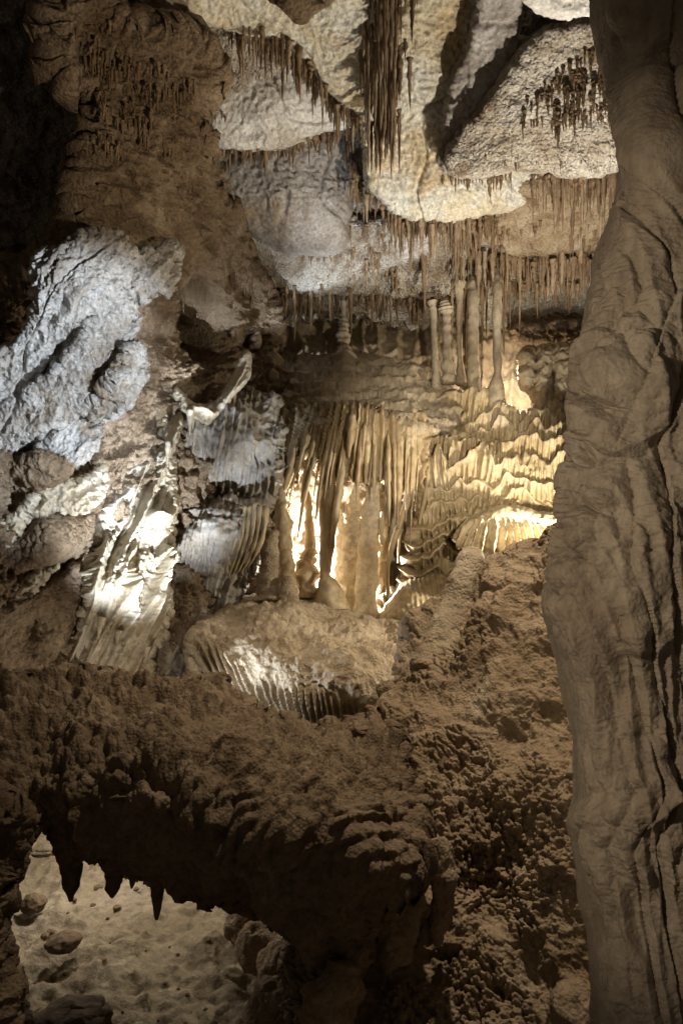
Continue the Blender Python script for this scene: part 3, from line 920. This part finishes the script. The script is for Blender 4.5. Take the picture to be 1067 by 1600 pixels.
GB = 'crusted pendants under the right end of the ledge'
for lab, path, rad in [
    ('large crusted pendant with a dark slot beside it', [(640, 1300, 3.75), (636, 1360, 3.65), (628, 1420, 3.65), (612, 1480, 3.7), (606, 1520, 3.75)], [20, 30, 30, 26, 8]),
    ('narrow crusted pendant right of the dark slot', [(680, 1310, 3.75), (690, 1360, 3.7), (692, 1410, 3.7), (686, 1450, 3.75), (682, 1475, 3.8)], [16, 19, 19, 14, 6]),
    ('rounded popcorn pendant below the ledge end', [(560, 1380, 3.8), (555, 1430, 3.7), (548, 1480, 3.7), (545, 1530, 3.75)], [22, 40, 40, 14]),
    ('dim lowest popcorn lump under the ledge', [(530, 1500, 3.5), (525, 1550, 3.45), (515, 1600, 3.45), (510, 1640, 3.5)], [24, 42, 40, 18])]:
    body('rock_pendant', path, rad, M['popcorn'], lab, 'rock pendant', GB, rough=.5, rs=7, seg=60, n=90)


# ================================================================== FOREGROUND LEDGE (natural bridge)
def d_ledge(P, x, y, d):
    yy = y + 10 * n2(x, y, 45, 30, 2., 3) + .12 * x
    f = yy / 15.0 - np.floor(yy / 15.0)
    tr = np.where(f < .7, f / .7, (1 - f) / .3)
    k = sstep(.1, -.25, fbm(P * 1.4 + 7, 3))
    top = sstep(1275, 1235, y - .55 * np.clip(x - 230, 0, 300))
    p1 = dome(P, 16, .72)
    p2 = dome(P + 3, 32, .72)
    return .13 * fbm(P * 1.5, 4) + .05 * ridged(P * 3.5, 3) + top * (k * .05 * tr * (.6 + fbm(P * 5, 2)) + (.4 + .6 * (1 - k)) * (.055 * p1 + .02 * p2) + .07 * dome(P + .05 * fbm(P * 5, 2)[:, None], 5, .8) * sstep(-.2, .2, fbm(P * 1.3 + 21, 2))) + (1 - top) * .03 * ridged(P * 7, 3)


root = empty('rock_bridge', at(280, 1370, 4.0))
tag(root, 'dark natural rock bridge across the lower left with black fangs under it', 'rock ledge')
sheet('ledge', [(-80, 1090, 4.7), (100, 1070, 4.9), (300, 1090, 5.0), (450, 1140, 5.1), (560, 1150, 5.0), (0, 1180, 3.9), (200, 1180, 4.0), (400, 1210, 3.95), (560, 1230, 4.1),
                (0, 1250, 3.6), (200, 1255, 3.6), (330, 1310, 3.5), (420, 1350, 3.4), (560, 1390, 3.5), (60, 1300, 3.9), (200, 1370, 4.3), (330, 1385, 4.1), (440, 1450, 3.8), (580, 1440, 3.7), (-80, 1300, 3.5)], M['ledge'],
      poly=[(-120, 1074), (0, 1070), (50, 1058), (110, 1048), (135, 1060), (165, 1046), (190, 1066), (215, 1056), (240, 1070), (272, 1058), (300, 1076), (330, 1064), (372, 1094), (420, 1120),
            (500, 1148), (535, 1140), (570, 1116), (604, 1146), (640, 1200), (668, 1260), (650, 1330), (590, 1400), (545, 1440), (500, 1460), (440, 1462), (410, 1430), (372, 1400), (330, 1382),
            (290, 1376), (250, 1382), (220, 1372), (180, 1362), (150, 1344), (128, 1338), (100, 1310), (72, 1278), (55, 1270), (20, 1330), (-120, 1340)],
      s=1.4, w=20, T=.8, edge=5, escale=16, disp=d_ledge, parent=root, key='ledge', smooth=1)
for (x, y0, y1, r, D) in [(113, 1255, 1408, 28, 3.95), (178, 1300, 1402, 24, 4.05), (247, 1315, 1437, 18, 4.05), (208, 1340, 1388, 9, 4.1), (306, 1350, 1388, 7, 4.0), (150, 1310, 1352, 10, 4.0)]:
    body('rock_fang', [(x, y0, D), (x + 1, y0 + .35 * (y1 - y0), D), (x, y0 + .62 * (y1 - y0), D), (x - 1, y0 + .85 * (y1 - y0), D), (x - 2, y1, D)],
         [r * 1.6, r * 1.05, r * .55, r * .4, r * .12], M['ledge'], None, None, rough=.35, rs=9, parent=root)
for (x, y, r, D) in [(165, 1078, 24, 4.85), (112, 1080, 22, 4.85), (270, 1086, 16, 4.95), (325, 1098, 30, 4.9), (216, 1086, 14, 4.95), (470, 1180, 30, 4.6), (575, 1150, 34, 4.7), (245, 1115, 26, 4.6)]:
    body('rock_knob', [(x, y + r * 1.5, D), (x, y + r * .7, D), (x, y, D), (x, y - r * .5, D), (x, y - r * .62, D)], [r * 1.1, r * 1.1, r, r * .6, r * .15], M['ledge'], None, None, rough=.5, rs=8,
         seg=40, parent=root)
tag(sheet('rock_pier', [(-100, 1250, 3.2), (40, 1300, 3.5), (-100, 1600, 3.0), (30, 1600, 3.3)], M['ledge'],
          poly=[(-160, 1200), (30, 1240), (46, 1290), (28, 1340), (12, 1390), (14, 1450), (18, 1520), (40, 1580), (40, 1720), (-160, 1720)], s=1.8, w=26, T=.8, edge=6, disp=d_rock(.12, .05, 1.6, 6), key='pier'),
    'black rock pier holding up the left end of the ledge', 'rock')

body('boulder', [(470, -60, 5.6), (470, -20, 5.6), (470, 5, 5.62), (470, 18, 5.66), (470, 23, 5.7)], [60, 50, 38, 22, 4], M['brown'], 'rounded brown rock knob hanging at the top edge of the cream slab', 'rock', None, rough=.25, seg=50)
# crusted rocks right of the opening, boulders, stones
rk = np.random.default_rng(9)


def boulder(name, px, py, rpx, D, mat, label, group, flat=.7, cat='boulder'):
    u = np.linspace(0, np.pi, 26)
    v = np.linspace(0, 2 * np.pi, 40, endpoint=False)
    U, Vv = np.meshgrid(u, v, indexing='ij')
    d = np.stack([np.sin(U) * np.cos(Vv), np.sin(U) * np.sin(Vv), np.cos(U)], -1).reshape(-1, 3)
    off = rk.random(3) * 50
    k = 1 + .22 * fbm(d * 1.3 + off, 3) + .07 * ridged(d * 3 + off, 4)
    c = at(px, py, D)
    r = rpx * D / F
    V = c + d * k[:, None] * r * np.array([1, 1, flat])
    idx = np.arange(26 * 40).reshape(26, 40)
    nx = np.roll(idx, -1, 1)
    Q = np.stack([idx[:-1], idx[1:], nx[1:], nx[:-1]], -1).reshape(-1, 4)
    return tag(mesh_np(name, V, Q, mat), label, cat, group)


def floorD(py, px=200):
    return 2.88 * F / (py - CY)


GR = 'boulders along the right side of the opening'
for lab, px, py, r in [('topmost crusted boulder right of the opening, tucked under the ledge', 385, 1440, 30), ('rounded crusted boulder second below the ledge at the opening', 412, 1478, 38),
                       ('tall crusted boulder at the right edge of the opening', 446, 1520, 42), ('broken boulder lowest on the right of the lower floor', 432, 1582, 46)]:
    boulder('boulder', px, py, r, floorD(py + r * .6), M['popcorn'], lab, GR, 1.0)
boulder('boulder', 112, 1606, 56, 3.9, M['stone'], 'dark boulder lying at the bottom left corner of the floor', None, .55)
boulder('boulder', 100, 1472, 24, floorD(1486), M['stone'], 'flat dark boulder lying alone on the lit lower floor', None, .5)
boulder('boulder', 52, 1412, 18, floorD(1424), M['stone'], 'small clustered boulder near the black pier', None, .7)
boulder('boulder', 75, 1318, 34, floorD(1336), M['floor'], 'pale tilted slab boulder at the back of the lower floor', None, .4)
boulder('boulder', 64, 1290, 22, 6.9, M['floor'], 'small pale boulder behind the tilted slab', None, .8)
GT = 'loose stones on the lower floor'
for i in range(30):
    py = R.uniform(1385, 1600)
    px = R.uniform(45, 350)
    D = floorD(py)
    r = R.choice([2, 2.5, 3, 3.5, 4, 6])
    p = at(px, py, D)
    z = floor_z(p[0], p[1])
    py2 = CY - (z + r * D / F * .3) * F / D
    boulder('stone', px, py2, r, D, M['stone'], 'small loose dark stone on the dusty lower floor', GT, .7, 'stone')

tag(boulder('boulder', 835, 862, 22, 5.6, M['mound'], 'rounded boulder on the crest in front of the golden glow', None, .7), None)
tag(boulder('boulder', 806, 858, 13, 5.8, M['mound'], 'small dark boulder left of the crest boulder before the glow', None, .7), None)
boulder('boulder', 905, 1580, 44, 3.25, M['popcorn'], 'pale knobbly boulder at the foot of the foreground pillar', None, .8)


# ================================================================== RIGHT FOREGROUND PILLAR
PR = [[(930, 20), (948, 80), (968, 150), (982, 220), (984, 290), (978, 350)], [(964, 31), (977, 94), (989, 140), (1002, 194), (1011, 231), (1010, 290), (1016, 350)],
      [(983, 31), (996, 94), (1008, 140), (1014, 187), (1027, 250), (1033, 297), (1046, 344), (1058, 406)], [(1021, -40), (1022, 40), (1018, 109), (1039, 140), (1058, 175), (1080, 240)],
      [(980, 234), (996, 297), (1002, 359), (1018, 416), (1021, 453), (1036, 497)], [(1062, 400), (1063, 468), (1036, 500), (1030, 520)], [(1018, 515), (1014, 587), (1024, 656), (1002, 687), (968, 725), (905, 775)],
      [(936, 765), (961, 812), (974, 862), (989, 866), (968, 884), (983, 937), (990, 960)], [(983, 812), (1002, 859), (993, 906), (1008, 937)], [(1002, 775), (1021, 812), (1027, 869), (1036, 937)],
      [(1061, 520), (1064, 687), (1058, 750), (1070, 860)], [(905, 880), (925, 930), (932, 1000), (940, 1020)], [(925, 870), (945, 930), (955, 980), (960, 1010)], [(880, 900), (885, 980), (895, 1040)],
      [(868, 1010), (888, 1060), (905, 1130), (910, 1190), (906, 1260)], [(932, 1010), (954, 1094), (966, 1150), (977, 1225), (973, 1255)], [(977, 1075), (988, 1150), (1007, 1217), (1014, 1240)],
      [(945, 960), (960, 1000), (977, 1075)], [(1007, 1022), (1029, 1094), (1029, 1187), (1041, 1240), (1022, 1270), (988, 1311), (1007, 1356), (1029, 1431), (1029, 1487), (1052, 1620)],
      [(969, 1255), (954, 1311), (969, 1375), (984, 1450), (1003, 1525), (1000, 1620)], [(909, 1330), (917, 1394), (939, 1469), (958, 1506), (973, 1620)], [(990, 960), (1007, 1022)],
      [(1080, 1250), (1060, 1320), (1075, 1420), (1070, 1620)]]


def d_pillar(P, x, y, d):
    xw = x + 7 * n2(x, y, 90, 90, 1., 2) + 1.2 * n2(x, y, 16, 16, 4., 1)
    k = sstep(470, 560, y) * sstep(1010, 900, y) * sstep(1010, 960, x + .2 * (y - 700))
    wp = P + .03 * fbm(P * 6, 2)[:, None]
    f1, f2 = worley(wp * np.array([9, 9, 7]))
    b1 = np.clip((f2 - f1) / .35, 0, 1) ** .6 * np.sqrt(np.clip(1 - (f1 / 1.1) ** 2, 0, 1))
    b2 = dome(P + 2, 19, .75)
    low = .08 * fbm(P * np.array([1.6, 1.6, .8]), 2)
    fl2 = flute(x - .14 * y + 9 * n2(x, y, 60, 140, 8., 2), y, 19, 0, 0, 120, 8., .9)
    sh = .05 * np.exp(-((y - 1285 + .25 * (x - 900)) / 26) ** 2) * sstep(1010, 940, x)
    spk = sstep(-.1, .25, fbm(P * 2.2 + 6, 2))
    dr = np.interp(y, [-100, 0, 300, 480, 700, 900, 1100, 1240, 1320, 1600], [-25, 0, 45, 75, 30, 35, 80, 105, 70, 115])
    ff = (x - dr + 10 * n2(x, y, 110, 170, 6., 2)) / 33.0
    cell = np.floor(ff)
    ff = ff - cell
    amp = .6 + .8 * (np.sin(cell * 12.9898) * 43758.5 % 1)
    fold = np.sqrt(np.clip(1 - np.abs(2 * ff - .8) ** 2.2 / 1.6, 0, 1)) * amp * (.6 + .7 * sstep(-.5, .5, n2(x, y, 60, 130, 12., 2)))
    return low + .6 * ridges(xw, y, PR, .06, 34, 9) + .042 * fold * (1 - .75 * k) * (1 + .7 * sstep(330, 80, y)) + .010 * fl2 * (1 - k) + k * (.075 * b1 + .02 * b2) + sh + .005 * fbm(P * 20, 4, .7) + spk * (.011 * b2 + .006 * dome(P, 42, .8))


tag(sheet('foreground_pillar', [(930, 0, 2.5), (1000, 0, 2.25), (1200, 0, 2.75), (980, 230, 2.45), (1040, 250, 2.2), (1200, 250, 2.7), (900, 600, 2.4), (1000, 600, 2.12), (1200, 600, 2.5), (860, 950, 2.35),
                                (980, 950, 2.05), (1200, 950, 2.4), (900, 1250, 2.25), (1000, 1250, 2.0), (1200, 1250, 2.3), (930, 1600, 2.1), (1020, 1600, 1.95), (1200, 1650, 2.2)], M['pillar'],
          poly=[(925, -110), (928, 30), (944, 90), (966, 160), (977, 225), (974, 290), (952, 350), (928, 425), (914, 500), (904, 580), (897, 640), (904, 680), (888, 722), (884, 790), (882, 830),
                (862, 880), (848, 940), (852, 990), (868, 1040), (888, 1110), (899, 1180), (888, 1275), (904, 1350), (924, 1450), (930, 1560), (930, 1720), (1350, 1720), (1350, -110)],
          s=1.3, w=60, T=.4, edge=2.5, escale=50, disp=d_pillar, key='pillar'),
    'tall smooth brown flowstone pillar filling the right edge in the foreground', 'pillar')

# ================================================================== STALACTITES
STAL = []


def fringe(line, n, L, w, keys, label, group, jy=4.0, jx=2.0, off=.01, mode='even'):
    """stalactites hung along a line of picture points, tops on the rock found there"""
    ln = np.array(line, float)
    seg = np.r_[0, np.cumsum(np.hypot(*np.diff(ln, axis=0).T))]
    for i in range(n):
        s = (i + R.uniform(.1, .9)) / n * seg[-1]
        x = float(np.interp(s, seg, ln[:, 0])) + R.uniform(-jx, jx)
        y = float(np.interp(s, seg, ln[:, 1])) + R.uniform(-jy, jy)
        D = None
        for k in keys:
            for dy in (0, -4, -9, -15):
                D = depth(k, x, y + dy)
                if D:
                    break
            if D:
                break
        if not D:
            continue
        cl = .45 + .9 * (.5 + .5 * math.sin(s / 17. + L[1]) * math.sin(s / 7.3 + 1))
        l = L[0] + (L[1] - L[0]) * cl * R.random() ** 1.5
        STAL.append((x, y, D + off, l, R.uniform(*w) * R.choice([.55, .75, 1, 1, 1.25, 1.45]), label, group))


def patch(x0, y0, x1, y1, n, L, w, keys, label, group, off=-.03, shape=None):
    c = 0
    while c < n:
        x, y = R.uniform(x0, x1), R.uniform(y0, y1)
        if shape and not shape(x, y):
            continue
        c += 1
        D = None
        for k in keys:
            D = depth(k, x, y)
            if D:
                break
        if D:
            l = L[0] + (L[1] - L[0]) * R.random() ** 1.8
            STAL.append((x, y, D + off, l, R.uniform(*w), label, group))


lipA = [(358, 52), (400, 62), (440, 74), (480, 104), (522, 160), (566, 186)]
fringe(lipA, 60, (18, 62), (2.2, 4.2), ['c1'], 'dark stalactite in the dense fringe on the lip of the cream slab', 'stalactites on the cream slab lip', 6)
fringe([(375, 50), (440, 66), (480, 98), (510, 140)], 46, (24, 70), (2.4, 4.4), ['c1'], 'dark stalactite in the dense fringe on the lip of the cream slab', 'stalactites on the cream slab lip', 12, off=.0)
fringe([(120, 48), (200, 36), (270, 40), (335, 58)], 44, (8, 22), (1.6, 2.8), ['c1', 'left'], 'short shaded stalactite along the top of the brown wall', 'stalactites along the top of the brown wall', 5)
fringe([(325, 230), (400, 234), (440, 236), (482, 220), (566, 200)], 70, (10, 40), (1.8, 3.2), ['c2', 'c3'], 'short stalactite under the bright white slab', 'stalactites under the white slab', 5)
patch(335, 95, 355, 190, 10, (8, 22), (1.4, 2.2), ['c2'], 'tiny stalactite scattered on the bright white slab', 'tiny stalactites on the white slab')
# long tower
body('rock_pendant', [(604, -90, 6.7), (604, 0, 7.0), (602, 90, 7.25), (604, 150, 7.45), (606, 200, 7.7)], [36, 29, 22, 12, 3], M['stal'],
     'dark hanging rock spine inside the long stalactite tower', 'rock pendant', None, rough=.35, rs=5, seg=50, n=90)
for i in range(170):
    y = R.uniform(-60, 195)
    t = (y + 60) / 250
    x = R.gauss(601, 17 - 5 * t) if i % 3 else R.uniform(552 + 22 * t, 650 - 16 * t)
    D = 6.9 + .006 * y * .5 - .25 * math.sqrt(max(0, 1 - ((x - 600) / 48) ** 2)) + R.uniform(0, .12)
    STAL.append((x, y, D, R.uniform(25, 100), R.uniform(2, 5.5), 'dark spindly stalactite bundled in the long hanging tower', 'stalactites of the long hanging tower'))
fringe([(690, 274), (740, 272), (800, 270)], 24, (10, 38), (1.8, 3.2), ['r2', 'r1'], 'small stalactite under the left corner of the crusted slab', 'stalactites under the crusted slab', 6)
patch(800, 70, 960, 190, 130, (10, 40), (1.8, 3.4), ['r2'], 'stubby brown stalactite in the patch on the crusted slab', 'brown patch on the crusted slab',
      shape=lambda x, y: y > 185 - .9 * (x - 790) and y < 200)
fringe([(700, 215), (760, 235), (830, 250), (960, 225)], 26, (6, 22), (1.5, 2.6), ['r2'], 'tiny stalactite along the seam of the crusted slab', 'seam of the crusted slab', 5)
STAL.append((872, 195, 6.75, 42, 4, 'lone long stalactite hanging from the crusted slab', 'lone stalactites'))
STAL.append((897, 190, 6.75, 30, 2.6, 'lone thin stalactite right of the long one on the crusted slab', 'lone stalactites'))
fringe([(600, 335), (640, 348), (700, 347), (775, 340)], 84, (20, 80), (2, 4.0), ['r1', 'r5', 'vault'], 'stalactite in the brown fringe under the hanging boulder', 'stalactites under the hanging boulder', 8)
fringe([(830, 285), (870, 274), (910, 280), (965, 272)], 80, (26, 100), (2.2, 4.4), ['r2', 'r1', 'r5'], 'long brown stalactite under the right end of the crusted slab', 'stalactites under the right end', 10, off=.1)
patch(650, 345, 960, 395, 70, (14, 44), (1.6, 3.2), ['r5'], 'short brown stalactite on the tan hump above the thick band', 'stalactites on the tan hump', shape=lambda x, y: not (785 < x < 890 and y > 358))
fringe([(700, 380), (735, 400), (790, 405), (860, 404), (960, 396)], 110, (26, 72), (2.2, 4.4), ['r5', 'c4', 'vault'], 'stalactite in the thick band above the back columns', 'stalactites above the back columns', 12, off=.0)
fringe([(720, 400), (745, 430), (800, 440), (880, 440), (940, 430)], 50, (16, 46), (1.8, 3.4), ['vault', 'back'], 'stalactite in the thick band above the back columns', 'stalactites above the back columns', 12, off=-.25)
fringe([(395, 420), (430, 455), (480, 464), (560, 462), (640, 470), (720, 466)], 110, (8, 44), (1.6, 3.2), ['c4', 'vault'], 'thin stalactite along the low shelf over the back chamber', 'stalactites along the low shelf', 8)
fringe([(470, 400), (535, 398)], 20, (6, 18), (1.4, 2.4), ['c3'], 'tiny stalactite under the rounded grey boulder', 'stalactites under the grey boulder', 3)
fringe([(548, 240), (556, 300), (575, 320), (610, 345)], 46, (14, 44), (1.8, 3.2), ['c3', 'r1', 'vault'], 'shaggy stalactite in the cleft beside the grey boulder', 'stalactites in the cleft', 16, 10, off=-.1)
patch(540, 340, 620, 440, 40, (10, 40), (1.6, 3), ['c4', 'vault'], 'shaggy stalactite in the cleft beside the grey boulder', 'stalactites in the cleft')
for ln in ([(200, 200), (250, 250), (300, 270), (335, 300)], [(195, 240), (250, 300), (330, 340)], [(220, 300), (300, 350), (370, 390)], [(250, 110), (290, 170), (320, 230)], [(270, 390), (320, 410), (390, 440)],
           [(290, 430), (350, 450), (400, 470)]):
    fringe(ln, 34, (10, 40), (1.6, 3.4), ['left', 'c3'], 'short brown stalactite on the shaded left wall', 'stalactites on the shaded left wall', 14, 8, off=-.05)
patch(180, 130, 345, 250, 150, (8, 30), (1.4, 3), ['left'], 'short brown stalactite on the shaded left wall', 'stalactites on the shaded left wall', off=-.08, shape=lambda x, y: x > 190 and x < 330)
patch(110, 50, 335, 240, 220, (8, 32), (1.3, 3), ['left'], 'short brown stalactite on the shaded left wall', 'stalactites on the shaded left wall', off=-.14, shape=lambda x, y: x + .35 * y > 160 and fbm([[x / 60., y / 22., 3.3]], 2)[0] > .08)
patch(200, 240, 400, 460, 260, (8, 34), (1.4, 3), ['left'], 'short brown stalactite on the shaded left wall', 'stalactites on the shaded left wall', off=-.08, shape=lambda x, y: x > 195 + .25 * (y - 240))
STAL.append((662, 380, 9.6, 112, 5.5, 'long straight stalactite hanging in front of the low shelf', 'long single stalactites'))
STAL.append((485, 452, 9.9, 66, 4, 'long pale stalactite over the middle of the back chamber', 'long single stalactites'))
STAL.append((515, 455, 10.0, 50, 3.6, 'medium stalactite right of the long pale one over the back chamber', 'long single stalactites'))
STAL.append((447, 448, 9.8, 52, 3.4, 'medium stalactite over the left of the back chamber', 'long single stalactites'))
STAL.append((548, 455, 10.0, 70, 3.2, 'slender stalactite hanging above the lone stalagmite', 'long single stalactites'))

for x, y, L, w_ in [(686, 462, 70, 2.4), (706, 458, 96, 2.6), (727, 456, 120, 3), (753, 450, 110, 3.2), (760, 452, 84, 2.2), (786, 440, 120, 3), (796, 445, 70, 2.4), (812, 440, 80, 2.6),
                   (838, 446, 52, 2.4), (460, 450, 90, 2.4), (500, 455, 40, 2.2), (582, 462, 60, 2.6), (610, 466, 48, 2.4), (640, 468, 40, 2.4), (408, 430, 90, 3), (384, 420, 100, 3.2)]:
    STAL.append((x, y, 9.75 - .3 * (x < 420), L, w_, 'thin straw stalactite hanging into the dim upper back chamber', 'straws of the back chamber'))
# prototypes: unit length, unit radius
protos = []
for k in range(7):
    rr = np.random.default_rng(50 + k)
    n = 18
    t = np.linspace(0, 1, n)
    prof = (1 - t) ** rr.uniform(.45, .85) * .85 + .15 * (1 - t ** 6)
    prof *= 1 + .14 * np.sin(t * rr.uniform(14, 26) + rr.uniform(0, 6)) + .1 * rr.normal(size=n) * (t > .1)
    prof[0] *= 1.35
    prof = np.clip(prof, .03, 2)
    P = np.stack([.5 * np.sin(t * 3 + k) * t * rr.uniform(.1, .9), .4 * np.cos(t * 2.5 + k) * t, -t * 8], -1)
    V, Q, E = tube(P, prof, None, 9, .35, .7)
    V = V * np.array([1, 1, 1 / 8.])
    protos.append(tri_from(V, Q, E))
pm = []
for k, (V, T3) in enumerate(protos):
    me = bpy.data.meshes.new('stalactite')
    me.vertices.add(len(V))
    me.vertices.foreach_set('co', V.astype(np.float32).ravel())
    me.loops.add(T3.size)
    me.loops.foreach_set('vertex_index', T3.astype(np.int32).ravel())
    me.polygons.add(len(T3))
    me.polygons.foreach_set('loop_start', np.arange(0, T3.size, 3, dtype=np.int32))
    me.update(calc_edges=True)
    me.polygons.foreach_set('use_smooth', np.ones(len(T3), bool))
    me.materials.append(M['stal'])
    pm.append(me)
for me in pm[:]:
    m2 = me.copy()
    m2.materials[0] = M['stal_pale']
    pm.append(m2)
STAL.sort(key=lambda a: -a[3] * a[4])
first = [None] * len(pm)
for i, (x, y, D, L, w, lab, grp) in enumerate(STAL[:295]):
    k = R.randrange(len(pm))
    if first[k] is None:
        o = bpy.data.objects.new('stalactite', pm[k])
        first[k] = o
    else:
        o = first[k].copy()
    COL.objects.link(o)
    o.location = at(x, y - 3, D)
    o.scale = (w * D / F * .95, w * D / F * .95, (L + 3) * D / F)
    o.rotation_euler = (0, 0, R.uniform(0, 6.28))
    o['label'] = lab
    o['category'] = 'stalactite'
    o['group'] = grp
VV, TT, c = [], [], 0
for (x, y, D, L, w, lab, grp) in STAL[295:]:
    V, T3 = protos[R.randrange(len(protos))]
    a = R.uniform(0, 6.28)
    ca, sa = math.cos(a), math.sin(a)
    W = V @ np.array([[ca, sa, 0], [-sa, ca, 0], [0, 0, 1]]) * np.array([w * D / F, w * D / F, (L + 3) * D / F]) + at(x, y - 3, D)
    VV.append(W)
    TT.append(T3 + c)
    c += len(W)
o = mesh_np('small_stalactites', np.concatenate(VV), np.concatenate(TT), M['stal'])
tag(o, 'hundreds of tiny brown stalactites bristling over the ceiling and left wall', 'stalactites', kind='stuff')
print('stalactites', len(STAL))

# ================================================================== CAMERA, LAMPS, WORLD
cam = bpy.data.cameras.new('camera')
cam.sensor_fit = 'VERTICAL'
cam.sensor_height = 36
cam.lens = 36 * F / 1600
cam.clip_start = .05
cam.clip_end = 200
co = bpy.data.objects.new('camera', cam)
COL.objects.link(co)
co.rotation_euler = (math.pi / 2, 0, 0)
SC.camera = co


def lamp(name, p, watts, col, rad=.04, spot=None, aim=None, blend=.15):
    l = bpy.data.lights.new(name, 'SPOT' if spot else 'POINT')
    l.energy = watts
    l.color = col
    l.shadow_soft_size = rad
    o = bpy.data.objects.new(name, l)
    COL.objects.link(o)
    o.location = p
    if spot:
        l.spot_size = math.radians(spot)
        l.spot_blend = blend
        from mathutils import Vector
        o.rotation_euler = (Vector(aim) - Vector(p)).to_track_quat('-Z', 'Y').to_euler()
    return o


WARM, GOLD, COOL, NEUT = (1, .82, .59), (1, .74, .36), (.80, .89, 1), (1, .9, .76)
lamp('drapery_lamp', at(240, 1120, 5.5), 1150, COOL, .04, 58, at(235, 700, 7.5), .95)
lamp('wall_fill', at(985, 880, 3.0), 1500, COOL, .05, 33, at(85, 620, 6.2), .4)  # added cool spot out of sight behind the pillar, brightens the left slabs
lamp('ceiling_lamp', at(345, 1130, 5.6), 9500, COOL, .05, 46, at(455, 120, 8.0), .1)
lamp('mound_lamp', at(270, 1108, 5.9), 80, COOL, .05, 70, at(440, 1060, 6.5), .3)
lamp('gap_lamp', at(528, 905, 9.35), 330, (1, .96, .9))
lamp('cascade_lamp', at(900, 832, 7.2), 210, (1, .89, .68))
lamp('curtain_fill', at(985, 640, 3.1), 900, (1, .87, .68), .06, 32, at(690, 720, 8.8), .8)  # added fill hidden behind the pillar, for curtain and cascade
lamp('upper_lamp', at(806, 590, 9.95), 40, WARM, .03)
lamp('right_ceiling_lamp', at(900, 700, 6.3), 620, NEUT, .05, 95, at(830, 180, 7.4), .4)
lamp('floor_lamp', at(150, 1205, 5.6), 27, NEUT, .05)
lamp('overhead_fill', (.95, 4.7, 3.5), 640, WARM, .08, 78, (.6, 5.3, -1.5), .9)  # invented fill above the frame, brightens mound, slope and ledge
lamp('left_fill', at(985, 480, 3.0), 330, WARM, .1, 46, at(225, 190, 6.5), 1)  # added warm fill, unseen behind the pillar, lifts the upper left wall
lamp('pillar_fill', (-1.15, .6, .35), 118, WARM, .1, 62, at(1010, 800, 2.2), .6)  # made-up fill left of the frame, rakes the foreground pillar

w = bpy.data.worlds.new('World')
SC.world = w
w.use_nodes = True
bg = w.node_tree.nodes['Background']
bg.inputs['Color'].default_value = (1, .78, .55, 1)
bg.inputs['Strength'].default_value = .042

SC.view_settings.view_transform = 'Standard'
SC.view_settings.look = 'None'
SC.view_settings.exposure = .25
SC.view_settings.gamma = 1
SC.cycles.use_denoising = True
SC.cycles.max_bounces = 6
SC.cycles.diffuse_bounces = 4
SC.cycles.sample_clamp_indirect = 4
